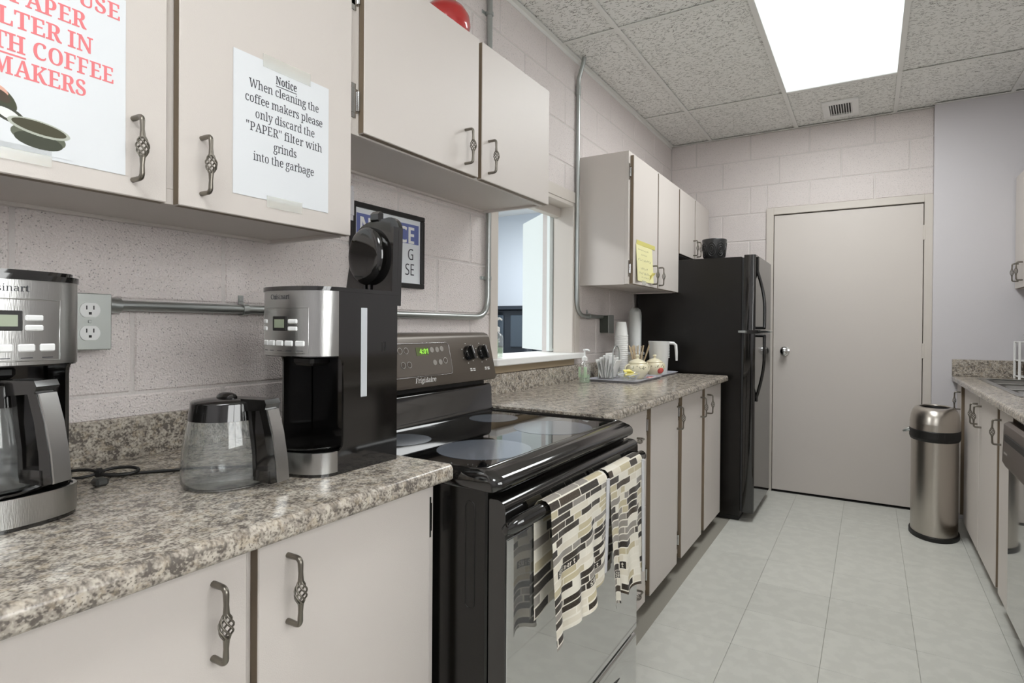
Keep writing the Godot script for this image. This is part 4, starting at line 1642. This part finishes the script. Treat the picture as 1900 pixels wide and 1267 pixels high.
		cbox(st, Vector3(0.004, H + 0.002, -0.112), Vector3(0.012, H + 0.04, -0.106), 0.002)
		part(pl, "lid_rib", st, M.black, false)
		st = nst()
		prism(st, machine_outline(w - 0.012, zb + 0.012, zs - 0.01, zf - 0.012), "y", H - 0.001, H + 0.0005, 0.6)
		part(t, "reservoir_mouth", st, M.blackmatte, false)
	else:
		st = nst()
		prism(st, machine_outline(w - 0.004, zb + 0.004, zs, zf - 0.003), "y", H, H + 0.006, 0.6)
		part(t, "lid", st, M.black, false)

func carafe(t: Node3D, turn: float) -> void:
	# local: base at origin, grip along the direction given by turn (0 = +x)
	var st := nst()
	lathe(st, [Vector2(0.0, 0.0), Vector2(0.06, 0.0), Vector2(0.068, 0.003), Vector2(0.0725, 0.012), Vector2(0.0725, 0.03), Vector2(0.071, 0.06), Vector2(0.066, 0.095), Vector2(0.06, 0.122), Vector2(0.0578, 0.122), Vector2(0.0638, 0.095), Vector2(0.0688, 0.06), Vector2(0.0702, 0.03), Vector2(0.0702, 0.014), Vector2(0.066, 0.007), Vector2(0.058, 0.0045), Vector2(0.0, 0.004)], Vector3(0, 0.0004, 0), 48)
	part(t, "glass_jug", st, M.solidglass, false)
	st = nst()
	lathe(st, [Vector2(0.059, 0.12), Vector2(0.0615, 0.12), Vector2(0.058, 0.148), Vector2(0.0575, 0.1505), Vector2(0.0555, 0.1525), Vector2(0.03, 0.156), Vector2(0.0, 0.157)], Vector3.ZERO, 40)
	part(t, "collar", st, M.black, false)
	st = nst()
	lathe(st, [Vector2(0.024, 0.154), Vector2(0.024, 0.159), Vector2(0.02, 0.163), Vector2(0.012, 0.1655), Vector2(0.0, 0.1665)], Vector3.ZERO, 24, 1.0, 0.55)
	part(t, "lid_button", st, M.black, false)
	var gp := func(pts: Array, z: float, m: Material, called: String) -> void:
		var s := nst()
		prism(s, PackedVector2Array(pts), "d", -z, z, 0.5)
		s.generate_normals()
		put(t, called, s.commit(), m, Vector3.ZERO, Vector3(0, turn, 0), false)
	# grip drawn in (radius, y)
	gp.call([Vector2(0.05, 0.136), Vector2(0.1, 0.14), Vector2(0.104, 0.15), Vector2(0.1, 0.158), Vector2(0.048, 0.158)], 0.017, M.black, "grip_bridge")
	gp.call([Vector2(0.0605, 0.138), Vector2(0.066, 0.095), Vector2(0.0715, 0.06), Vector2(0.073, 0.022), Vector2(0.08, 0.022), Vector2(0.079, 0.06), Vector2(0.0735, 0.1), Vector2(0.069, 0.138)], 0.014, M.black, "grip_strap")
	gp.call([Vector2(0.086, 0.142), Vector2(0.1, 0.142), Vector2(0.112, 0.1), Vector2(0.12, 0.055), Vector2(0.124, 0.016), Vector2(0.106, 0.012), Vector2(0.104, 0.055), Vector2(0.097, 0.1)], 0.014, M.black, "grip")
	gp.call([Vector2(0.101, 0.14), Vector2(0.104, 0.14), Vector2(0.1155, 0.1), Vector2(0.1235, 0.055), Vector2(0.1275, 0.016), Vector2(0.1235, 0.015), Vector2(0.1195, 0.055), Vector2(0.1115, 0.1)], 0.013, M.steel, "grip_inlay")
	gp.call([Vector2(0.074, 0.016), Vector2(0.112, 0.012), Vector2(0.11, 0.034), Vector2(0.076, 0.034)], 0.014, M.black, "grip_foot")

func coffee_things() -> void:
	var t := thing("coffee_maker", "black and steel coffee maker with its lid flipped open, no carafe", "coffee maker", V(0.4175, CT, 0.81))
	machine(t, 0.0925, 0.363, true, M.steel)
	t = thing("coffee_maker", "bright steel coffee maker with its carafe inside, beside outlet box", "coffee maker", V(0.272, CT, 0.308))
	t.rotation.y = PI / 2
	machine(t, 0.1, 0.357, false, M.steel)
	var c := thing("coffee_carafe", "glass carafe sitting on the warming plate of coffee maker", "carafe", V(0.305, CT + 0.051, 0.308))
	carafe(c, 0.42)
	c = thing("coffee_carafe", "empty glass carafe with steel grip standing on countertop alone", "carafe", V(0.388, CT, 0.615))
	carafe(c, 0.22)
	# tied mains cord
	t = thing("power_cord", "black power cord tied in a bow lying on the countertop", "cord", V(0.17, CT, 0.54))
	var st := nst()
	var y := CT + 0.0035
	tube(st, [V(0.36, y, 0.74), V(0.3, y, 0.68), V(0.235, y, 0.626), V(0.2, y, 0.58), V(0.165, y, 0.535), V(0.15, y + 0.003, 0.512)], 0.0032, 6)
	part(t, "cable", st, M.blackmatte)
	for q in [[0.128, 0.488, 0.0], [0.17, 0.54, 0.004]]:
		st = nst()
		var pts := []
		for k in 17:
			var a := TAU * k / 16.0
			var p := Vector2(0.03 * cos(a), 0.011 * sin(a)).rotated(0.93)
			pts.append(V(q[0] + p.x, y + 0.006 + 0.005 * sin(a), q[1] + p.y))
		tube(st, pts, 0.003, 6)
		part(t, "loop", st, M.blackmatte)
	st = nst()
	cbox(st, V(0.142, CT, 0.522), V(0.156, CT + 0.018, 0.508), 0.004)
	part(t, "tie", st, M.blackmatte)
	st = nst()
	cbox(st, V(0.2, CT, 0.5), V(0.225, CT + 0.014, 0.48), 0.004)
	part(t, "plug", st, mat(rgb(60, 60, 58), 0.5))

# ------------------------------------------------------------------ tray by the fridge
func tray(label: String, x0: float, x1: float, d0: float, d1: float) -> void:
	var t := thing("serving_tray", label, "tray", V((x0 + x1) / 2, CT, (d0 + d1) / 2), "grey trays beside the fridge")
	var st := nst()
	var poly := rrect(x0, x1, d0, d1, 0.03, 5)
	var n := poly.size()
	var c := Vector2((x0 + x1) / 2, (d0 + d1) / 2)
	prism(st, rrect(x0 + 0.012, x1 - 0.012, d0 + 0.012, d1 - 0.012, 0.02, 5), "y", CT, CT + 0.003)
	part(t, "base", st, M.traym)
	st = nst()
	st.set_smooth_group(0)
	var lv := [[-0.014, 0.001], [-0.004, 0.013], [0.0, 0.015], [0.004, 0.014], [0.004, 0.011], [-0.001, 0.011], [-0.012, 0.0]]
	for r in lv.size() - 1:
		for i in n:
			var i2 := (i + 1) % n
			var q := []
			for s in [[i, r], [i2, r], [i2, r + 1], [i, r + 1]]:
				var p: Vector2 = poly[s[0]]
				var o: Vector2 = (p - c).normalized() * lv[s[1]][0]
				q.append(V(p.x + o.x, CT + lv[s[1]][1], p.y + o.y))
			quad(st, q[0], q[1], q[2], q[3])
	part(t, "rim", st, M.traym)

func cup_mesh(r0: float, r1: float, h: float) -> Mesh:
	# upside-down foam cup: rim at the bottom
	var st := nst()
	lathe(st, [Vector2(r0 - 0.003, 0.0), Vector2(r0, 0.0), Vector2(r0 + 0.001, 0.003), Vector2(r0, 0.006), Vector2(r0 - 0.0015, 0.0065), Vector2(r1, h - 0.003), Vector2(r1 - 0.003, h), Vector2(0.0, h)], Vector3.ZERO, 24)
	st.generate_normals()
	return st.commit()

func lidded_pot(label: String, at: Vector3, s: float, with_fruit: bool) -> void:
	var t := thing("sugar_pot", label, "pot", at)
	var st := nst()
	lathe(st, [Vector2(0.0, 0.0), Vector2(0.026 * s, 0.0), Vector2(0.028 * s, 0.004 * s), Vector2(0.044 * s, 0.02 * s), Vector2(0.05 * s, 0.04 * s), Vector2(0.047 * s, 0.058 * s), Vector2(0.04 * s, 0.066 * s), Vector2(0.042 * s, 0.07 * s), Vector2(0.0, 0.07 * s)], at, 32)
	var b := part(t, "body", st, M.cream)
	st = nst()
	lathe(st, [Vector2(0.04 * s, 0.069 * s), Vector2(0.038 * s, 0.074 * s), Vector2(0.02 * s, 0.084 * s), Vector2(0.006 * s, 0.088 * s), Vector2(0.0055 * s, 0.094 * s), Vector2(0.01 * s, 0.1 * s), Vector2(0.007 * s, 0.106 * s), Vector2(0.0, 0.107 * s)], at, 28)
	part(t, "lid", st, M.cream)
	for sd in [-1.0, 1.0]:
		st = nst()
		var pts := []
		for k in 9:
			var a := -PI / 2 + PI * k / 8.0
			var rr: float = (0.045 + 0.022 * cos(a)) * s * sd
			pts.append(at + Vector3(rr * 0.514, (0.045 + 0.019 * sin(a)) * s, -rr * 0.857))
		tube(st, pts, 0.0035 * s, 7)
		part(t, "handle", st, M.cream)
	# painted relief on the side that faces the room
	var rng := RandomNumberGenerator.new()
	rng.seed = int(at.z * 1000.0)
	st = nst()
	for k in 11:
		var a := 0.5 - PI * 0.5 + rng.randf_range(-0.9, 0.9)
		var y := rng.randf_range(0.042, 0.058) * s
		var p := at + Vector3(cos(a) * 0.0492 * s, y, -sin(a) * 0.0492 * s)
		lathe(st, [Vector2(0.0, -0.0026), Vector2(0.0034, 0.0), Vector2(0.0, 0.0026)], p, 7)
	part(b, "painted_leaf", st, M.leaf)
	if with_fruit:
		st = nst()
		lathe(st, [Vector2(0.0, -0.02), Vector2(0.012, -0.017), Vector2(0.02, -0.004), Vector2(0.018, 0.01), Vector2(0.008, 0.017), Vector2(0.0, 0.015)], at + Vector3(0.034, 0.03, 0.02) * s, 18, 1.1, 1.1)
		part(b, "painted_fruit", st, M.fruit)

func tray_things() -> void:
	tray("grey plastic tray with napkins, sugar packets and pots", 0.075, 0.36, 2.79, 3.225)
	tray("grey plastic tray under the white jug, close to fridge", 0.06, 0.34, 3.245, 3.61)
	var Y := CT + 0.0032
	sanitizer("clear pump bottle of hand sanitizer beside the grey tray", V(0.11, CT, 2.7), 1.0)
	# napkin holder
	var t := thing("napkin_holder", "wire napkin holder with tall hoop on grey tray", "napkin holder", V(0.125, Y, 2.985))
	var st := nst()
	for q in [[0.168, 0.185], [0.082, 0.09]]:
		st = nst()
		var pts := [V(q[0], Y + 0.003, 2.94)]
		if q[1] > 0.1:
			for k in 13:
				var a := PI - PI * k / 12.0
				pts.append(V(q[0], Y + q[1] - 0.045 + 0.045 * sin(a), 2.985 + 0.045 * cos(a)))
		else:
			pts.append(V(q[0], Y + q[1], 2.94)); pts.append(V(q[0], Y + q[1], 3.03))
		pts.append(V(q[0], Y + 0.003, 3.03))
		tube(st, pts, 0.0034, 8)
		part(t, "hoop", st, M.galv)
	st = nst()
	for d in [2.95, 3.02]:
		tube(st, [V(0.088, Y + 0.003, d), V(0.167, Y + 0.003, d)], 0.0026, 6)
	part(t, "base_wire", st, M.chrome)
	for k in 7:
		var np := thing("napkin", "white paper napkin leaning in the wire napkin holder", "napkin", V(0.1 + k * 0.009, Y + 0.008, 2.985), "napkins in the wire holder")
		st = nst()
		var x := 0.098 + k * 0.0085
		var lean := (k - 3) * 0.012
		prism(st, PackedVector2Array([Vector2(x, Y + 0.007), Vector2(x + 0.003, Y + 0.007), Vector2(x + 0.003 + lean, Y + 0.14 - absf(k - 3) * 0.012), Vector2(x + lean, Y + 0.143 - absf(k - 3) * 0.012)]), "d", 2.938 + (k % 3) * 0.006, 3.022 + (k % 2) * 0.012)
		part(np, "sheet", st, M.white)
	# two stacks of foam cups
	var cup := cup_mesh(0.041, 0.029, 0.085)
	for k in 22:
		var c := thing("foam_cup", "white foam cup nested upside down in uncovered stack", "cup", V(0.115, Y + k * 0.0113, 3.19), "foam cups stacked upside down")
		put(c, "cup_shell", cup, M.foam, Vector3.ZERO, Vector3.ZERO, false)
	t = thing("storage_canister", "white square canister holding up the sleeve of cups", "canister", V(0.118, Y, 3.42))
	st = nst()
	bx(st, 0.078, 0.158, Y, Y + 0.115, 3.375, 3.47, 0.008)
	part(t, "box", st, mat(rgb(226, 222, 206), 0.4))
	st = nst()
	bx(st, 0.072, 0.162, Y + 0.115, Y + 0.135, 3.372, 3.473, 0.005)
	part(t, "lid", st, M.plastic)
	var cup2 := cup_mesh(0.036, 0.026, 0.075)
	var y2 := Y + 0.1355
	for k in 18:
		var c := thing("foam_cup", "white foam cup nested upside down inside clear plastic sleeve", "cup", V(0.115, y2 + k * 0.0105, 3.42), "foam cups inside the sleeve")
		put(c, "cup_shell", cup2, M.foam, Vector3.ZERO, Vector3.ZERO, false)
	t = thing("plastic_sleeve", "clear plastic sleeve wrapped over cup stack in corner", "sleeve", V(0.115, y2, 3.42))
	st = nst()
	lathe(st, [Vector2(0.041, 0.0), Vector2(0.041, 0.225), Vector2(0.039, 0.248), Vector2(0.032, 0.266), Vector2(0.02, 0.276), Vector2(0.0, 0.28)], V(0.115, y2, 3.42), 24)
	part(t, "film", st, M.frost)
	# stir sticks in a holder
	t = thing("stick_holder", "small beige cup full of wooden stir sticks", "holder", V(0.2, Y, 3.25))
	st = nst()
	lathe(st, [Vector2(0.0, 0.0), Vector2(0.024, 0.0), Vector2(0.03, 0.075), Vector2(0.0285, 0.075), Vector2(0.0225, 0.004), Vector2(0.0, 0.004)], V(0.2, Y, 3.25), 24)
	part(t, "cup", st, M.cream)
	var rng := RandomNumberGenerator.new()
	rng.seed = 77
	for k in 18:
		var sk := thing("stir_stick", "flat wooden stir stick fanned out in beige holder", "stir stick", V(0.2, Y + 0.006, 3.25), "wooden stir sticks")
		var a := TAU * k / 18.0 + rng.randf() * 0.2
		var o := 0.012 + rng.randf() * 0.006
		var p0 := Vector3(0.2, Y + 0.008, -3.25) + Vector3(cos(a), 0, sin(a)) * o * 0.6
		var p1 := p0 + Vector3(cos(a) * (0.022 + 0.04 * rng.randf()), 0.16 + rng.randf() * 0.02, sin(a) * (0.022 + 0.04 * rng.randf()))
		st = nst()
		tube(st, [p0, p0.lerp(p1, 0.5), p1], [0.0062, 0.0062, 0.0062], 6, 0.3)
		part(sk, "stick", st, M.wood)
	# white plastic jug
	t = thing("plastic_jug", "white plastic measuring jug with hooked handle, next to fridge", "jug", V(0.265, Y, 3.44))
	st = nst()
	lathe(st, [Vector2(0.0, 0.0), Vector2(0.05, 0.0), Vector2(0.052, 0.004), Vector2(0.064, 0.2), Vector2(0.066, 0.205), Vector2(0.062, 0.205), Vector2(0.049, 0.006), Vector2(0.0, 0.006)], V(0.265, Y, 3.44), 36)
	part(t, "body", st, M.plastic)
	st = nst()
	var hx := Vector3(0.88, 0, -0.47)
	var c0 := V(0.265, Y, 3.44)
	tube(st, [c0 + hx * 0.058 + Vector3.UP * 0.195, c0 + hx * 0.09 + Vector3.UP * 0.194, c0 + hx * 0.104 + Vector3.UP * 0.182, c0 + hx * 0.108 + Vector3.UP * 0.14, c0 + hx * 0.11 + Vector3.UP * 0.085], [0.01, 0.0095, 0.0095, 0.009, 0.007], 10)
	part(t, "handle", st, M.plastic)
	for k in 8:
		st = nst()
		tube(st, [c0 + hx * 0.058 + Vector3.UP * (0.105 + k * 0.01), c0 + hx * 0.066 + Vector3.UP * (0.105 + k * 0.01)], 0.003, 6)
		part(t, "grip_rib", st, M.plastic)
	lidded_pot("cream lidded sugar pot painted with small dark leaves", V(0.262, Y, 3.07), 1.28, false)
	lidded_pot("cream lidded sugar pot painted with a red fruit", V(0.278, CT + 0.0032, 3.32), 1.2, true)
	# bowl of sweetener packets
	t = thing("packet_bowl", "small glass bowl filled with yellow sweetener packets", "bowl", V(0.275, Y, 2.905))
	st = nst()
	lathe(st, [Vector2(0.0, 0.0), Vector2(0.025, 0.0), Vector2(0.03, 0.004), Vector2(0.05, 0.03), Vector2(0.055, 0.045), Vector2(0.052, 0.045), Vector2(0.046, 0.03), Vector2(0.026, 0.007), Vector2(0.0, 0.005)], V(0.275, Y, 2.905), 28, 1.15, 1.15)
	part(t, "bowl", st, M.glass)
	for k in 12:
		var pk := thing("sweetener_packet", "pale yellow sweetener packet piled in the glass bowl", "packet", V(0.275, Y + 0.02, 2.905), "sweetener packets in the bowl")
		st = nst()
		cbox(st, Vector3(-0.016, -0.0022, -0.023), Vector3(0.016, 0.0022, 0.023), 0.001)
		st.generate_normals()
		var o := put(pk, "sachet", st.commit(), M.yellow if k % 3 != 0 else M.paper, Vector3(rng.randf_range(-0.026, 0.026), 0.003 + k * 0.0028, rng.randf_range(-0.026, 0.026)), Vector3.ZERO, false)
		o.rotation = Vector3(rng.randf_range(-0.6, 0.6), rng.randf() * TAU, rng.randf_range(-0.6, 0.6))
	for q in [[0.31, 3.14, 0], [0.33, 3.185, 1], [0.3, 3.19, 2], [0.25, 3.555, 1], [0.2, 3.57, 0]]:
		var pk := thing("sugar_packet", "small flat sugar packet lying loose on grey tray", "packet", V(q[0], Y, q[1]), "loose packets on the trays")
		st = nst()
		cbox(st, Vector3(-0.013, 0.0, -0.02), Vector3(0.013, 0.004, 0.02), 0.001)
		st.generate_normals()
		put(pk, "sachet", st.commit(), [M.pink, M.paper, M.fruit][q[2]], Vector3(0, 0.0002, 0), Vector3(0, q[0] * 9.0, 0), false)

func sanitizer(label: String, at: Vector3, s: float) -> void:
	var t := thing("sanitizer_bottle", label, "bottle", at)
	var st := nst()
	lathe(st, [Vector2(0.0, 0.0), Vector2(0.028, 0.0), Vector2(0.031, 0.004), Vector2(0.031, 0.085), Vector2(0.028, 0.1), Vector2(0.014, 0.112), Vector2(0.012, 0.12)], at, 28, s, s * 0.8)
	var b := part(t, "bottle", st, M.glass)
	st = nst()
	lathe(st, [Vector2(0.0, 0.003), Vector2(0.0285, 0.004), Vector2(0.0285, 0.045), Vector2(0.0, 0.045)], at, 28, s, s * 0.8)
	part(b, "gel", st, M.gel)
	st = nst()
	cbox(st, at + Vector3(0.006, 0.03, 0.0235), at + Vector3(0.024, 0.085, 0.0245))
	cbox(st, at + Vector3(-0.024, 0.03, 0.0235), at + Vector3(-0.012, 0.085, 0.0245))
	part(b, "label", st, mat(rgb(196, 222, 190), 0.5))
	st = nst()
	lathe(st, [Vector2(0.0, 0.116), Vector2(0.0145, 0.116), Vector2(0.0145, 0.134), Vector2(0.006, 0.139), Vector2(0.0045, 0.142), Vector2(0.0045, 0.165), Vector2(0.009, 0.168), Vector2(0.009, 0.176), Vector2(0.0, 0.178)], at, 20)
	tube(st, [at + Vector3(0, 0.172, 0), at + Vector3(0.02, 0.174, 0.006), at + Vector3(0.034, 0.168, 0.01)], [0.006, 0.005, 0.0035], 8)
	part(t, "pump", st, M.plastic)
	st = nst()
	tube(st, [at + Vector3(0, 0.01, 0), at + Vector3(0, 0.116, 0)], 0.0025, 6)
	part(t, "dip_tube", st, M.plastic)

# ------------------------------------------------------------------ papers
func sheet(t: Node3D, x: float, y0: float, y1: float, d0: float, d1: float, m: Material, curl := 0.0) -> MeshInstance3D:
	var st := nst()
	st.set_smooth_group(0)
	var N := 10
	for k in N:
		for side in 2:
			var P := []
			for q in [[k, 0], [k + 1, 0], [k + 1, 1], [k, 1]]:
				var u: float = q[0] / float(N)
				var v: float = q[1]
				P.append([V(x + curl * pow(2.0 * u - 1.0, 2) * (1.0 - v) + side * 0.0006, y0 + (y1 - y0) * v, d0 + (d1 - d0) * u), Vector2(u, 1.0 - v)])
			for i in ([0, 2, 1, 0, 3, 2] if side == 1 else [0, 1, 2, 0, 2, 3]):
				st.set_uv(P[i][1])
				st.add_vertex(P[i][0])
	return part(t, "sheet", st, m)

func papers() -> void:
	var R := Vector3(0, PI / 2, 0)
	# black-lettered notice
	var t := thing("paper_notice", "white sheet with black lettering taped to cabinet door", "notice", V(0.3105, 1.455, 0.785))
	var sh := sheet(t, 0.3106, 1.457, 1.743, 0.672, 0.9, M.paper)
	var dc := 0.785
	var lines := [[1.704, "Notice", 0.024, 0.79, 0.05], [1.687, "When cleaning the", 0.025, 0.7885, 0.167], [1.657, "coffee makers please", 0.025, 0.7895, 0.185], [1.628, "only discard the", 0.025, 0.79, 0.142], [1.6, "\"PAPER\" filter with", 0.025, 0.79, 0.182], [1.57, "grinds", 0.025, 0.7875, 0.055], [1.541, "into the garbage", 0.025, 0.7875, 0.145]]
	lines[0][0] = 1.713
	for l in lines:
		text(sh, "lettering", l[1], l[2], M.ink, V(0.3114, l[0], l[3]), serif_bold if l[1] == "Notice" else serif, R, 1, l[4])
	var st := nst()
	bx(st, 0.3112, 0.3116, 1.7, 1.7015, 0.765, 0.815)
	part(sh, "underline", st, M.ink)
	for q in [[1.73, 1.757, 0.735, 0.85], [1.442, 1.466, 0.745, 0.83]]:
		st = nst()
		bx(st, 0.3116, 0.3119, q[0], q[1], q[2], q[3])
		part(t, "tape_strip", st, M.tape)
	# red-lettered notice
	t = thing("paper_notice", "white sheet with red lettering and printed filter basket picture", "notice", V(0.3105, 1.45, 0.34))
	sh = sheet(t, 0.3106, 1.447, 1.74, 0.205, 0.485, M.paper)
	var red := [[1.714, "DO NOT USE", 0.476, 0.185], [1.678, "A PAPER", 0.429, 0.122], [1.642, "FILTER IN", 0.438, 0.145], [1.606, "BOTH COFFEE", 0.467, 0.19], [1.571, "MAKERS", 0.429, 0.113]]
	for l in red:
		text(sh, "lettering", l[1], 0.0365, M.red_ink, V(0.3114, l[0], l[2] - l[3] / 2), serif_bold, R, 1, l[3])
	st = nst()
	bx(st, 0.3112, 0.3116, 1.587, 1.5895, 0.277, 0.354)
	part(sh, "underline", st, M.red_ink)
	var pm := mat(Color.WHITE, 0.6)
	pm.albedo_texture = tex(basket_image())
	var pic := sheet(t, 0.3113, 1.452, 1.55, 0.287, 0.412, pm)
	pic.name = "printed_picture"
	st = nst()
	bx(st, 0.3116, 0.3119, 1.435, 1.46, 0.28, 0.385)
	part(t, "tape_strip", st, M.tape)
	# curled yellow note on the far cabinet
	t = thing("yellow_note", "curled yellow handwritten note taped to the far cabinet door", "note", V(0.3105, 1.44, 3.03))
	var ym := mat(Color.WHITE, 0.7)
	ym.albedo_texture = tex(scribble_image())
	sh = sheet(t, 0.3108, 1.452, 1.655, 2.9, 3.16, ym, 0.012)
	st = nst()
	st.set_smooth_group(-1)
	face(st, [V(0.3125, 1.455, 3.11), V(0.322, 1.515, 3.2), V(0.328, 1.51, 3.12)], Vector3.RIGHT)
	face(st, [V(0.312, 1.454, 3.11), V(0.3215, 1.514, 3.2), V(0.3275, 1.509, 3.12)], Vector3.LEFT)
	part(t, "folded_corner", st, M.yellow)
	st = nst()
	bx(st, 0.3112, 0.3122, 1.648, 1.672, 2.91, 3.21, 0.0003)
	part(t, "top_strip", st, mat(rgb(206, 198, 112), 0.4))
	st = nst()
	bx(st, 0.3126, 0.3129, 1.438, 1.46, 3.0, 3.06)
	part(t, "tape_strip", st, M.tape)

# ------------------------------------------------------------------ towels
func towel(label: String, d0: float, d1: float, front_y0: float, front_y1: float, back_y0: float, back_y1: float, sd: int, amp: float, u0: float) -> void:
	var t := thing("dish_towel", label, "towel", V(0.81, 0.6, (d0 + d1) / 2))
	var m := mat(Color.WHITE, 0.95)
	m.albedo_texture = tex(towel_image(sd))
	m.rim_enabled = true
	m.rim = 0.3
	var st := nst()
	st.set_smooth_group(0)
	var NU := 56
	var NV := 60
	var pts := []
	var uvs := []
	for i in NU + 1:
		var u := i / float(NU)
		var row := []
		var urow := []
		var fy := lerpf(front_y0, front_y1, u) + 0.006 * sin(u * 21.0)
		var by := lerpf(back_y0, back_y1, u)
		for j in NV + 1:
			var v := j / float(NV)
			# v: 0 = front hem, 0.6 = over the bar, 1 = back hem
			var x := 0.0
			var y := 0.0
			var hang := 0.0
			var bar_y := 0.805
			var bar_x := 0.7965
			var R := 0.0215
			if v < 0.58:
				var w := v / 0.58
				y = lerpf(fy, bar_y, w)
				hang = 1.0 - w
				x = bar_x + R
			elif v < 0.68:
				var a := (v - 0.58) / 0.1 * PI
				x = bar_x + R * cos(a)
				y = bar_y + R * sin(a)
			else:
				var w := (v - 0.68) / 0.32
				y = lerpf(bar_y, by, w)
				x = maxf(bar_x - R, 0.7735)
				hang = w * 0.15
			var fold := sin(u * 9.0 + sd) * 0.6 + sin(u * 23.0 + sd * 2.0) * 0.4
			x += amp * hang * (fold + 0.35) * (0.6 + 0.4 * hang)
			if v < 0.58:
				x = maxf(x, 0.776 + 0.012 * (1.0 - hang))
			var pull := 1.0 - 0.06 * hang
			var dd := lerpf(d0, d1, 0.5 + (u - 0.5) * pull) + 0.01 * hang * sin(u * 7.0 + 1.0)
			row.append(V(x, y, dd))
			urow.append(Vector2(u0 + u * (d1 - d0) / 0.5, (1.0 - v) * 1.05))
		pts.append(row)
		uvs.append(urow)
	for i in NU:
		for j in NV:
			for q in [[0, 0], [1, 1], [1, 0], [0, 0], [0, 1], [1, 1]]:
				st.set_uv(uvs[i + q[0]][j + q[1]])
				st.add_vertex(pts[i + q[0]][j + q[1]])
	part(t, "cloth", st, m)
	# grey hem along the far edge
	st = nst()
	var edge := []
	for j in range(0, int(NV * 0.6)):
		edge.append(pts[NU][j] + Vector3(0.002, 0, 0))
	tube(st, edge, 0.009, 8, 0.4)
	part(t, "hem", st, mat(rgb(196, 196, 198), 0.95))

func towels() -> void:
	towel("brick-patterned dish towel hung on oven handle, wide and low", 1.06, 1.36, 0.5, 0.56, 0.56, 0.6, 3, 0.026, 0.0)
	towel("brick-patterned dish towel hung on oven handle toward the drawers", 1.375, 1.62, 0.46, 0.47, 0.58, 0.55, 8, 0.02, 0.3)

# ------------------------------------------------------------------ remaining small things
func small_things() -> void:
	# red ornament on the cabinet above the range
	var at := V(0.17, 2.128, 1.49)
	var t := thing("red_ornament", "glossy red round jar with a gilded top on wall cabinet", "jar", at)
	var st := nst()
	lathe(st, [Vector2(0.0, 0.0), Vector2(0.04, 0.0), Vector2(0.07, 0.03), Vector2(0.08, 0.07), Vector2(0.076, 0.1), Vector2(0.06, 0.125), Vector2(0.035, 0.138), Vector2(0.0, 0.14)], at, 40)
	part(t, "jar_body", st, M.redglass)
	st = nst()
	lathe(st, [Vector2(0.032, 0.136), Vector2(0.034, 0.142), Vector2(0.03, 0.16), Vector2(0.034, 0.175), Vector2(0.012, 0.19), Vector2(0.0, 0.19)], at, 20)
	part(t, "top", st, M.gold)
	# carved black pot on the fridge
	at = V(0.5, 1.6455, 3.86)
	t = thing("carved_pot", "black planter with carved swirls standing on the fridge", "pot", at)
	st = nst()
	lathe(st, [Vector2(0.0, 0.0), Vector2(0.062, 0.0), Vector2(0.066, 0.006), Vector2(0.076, 0.1), Vector2(0.08, 0.135), Vector2(0.078, 0.14), Vector2(0.074, 0.14), Vector2(0.07, 0.1), Vector2(0.06, 0.01), Vector2(0.0, 0.008)], at, 36)
	var b := part(t, "body", st, M.pot)
	for k in 8:
		var a0 := TAU * k / 8.0
		st = nst()
		for r in [0.03, 0.02, 0.01]:
			var pts := []
			for j in 15:
				var a := TAU * j / 14.0
				var y: float = 0.07 + r * 1.5 * sin(a)
				var th: float = a0 + r * cos(a) / 0.072 * 0.85
				var rad := 0.067 + 0.009 * y / 0.1
				pts.append(at + Vector3(rad * cos(th), y, rad * sin(th)))
			tube(st, pts, 0.0034, 6)
		part(b, "carved_swirl", st, M.pot)
	sanitizer("green gel pump bottle on the sill of the serving hatch", V(-0.03, 1.0601, 2.09), 1.0)
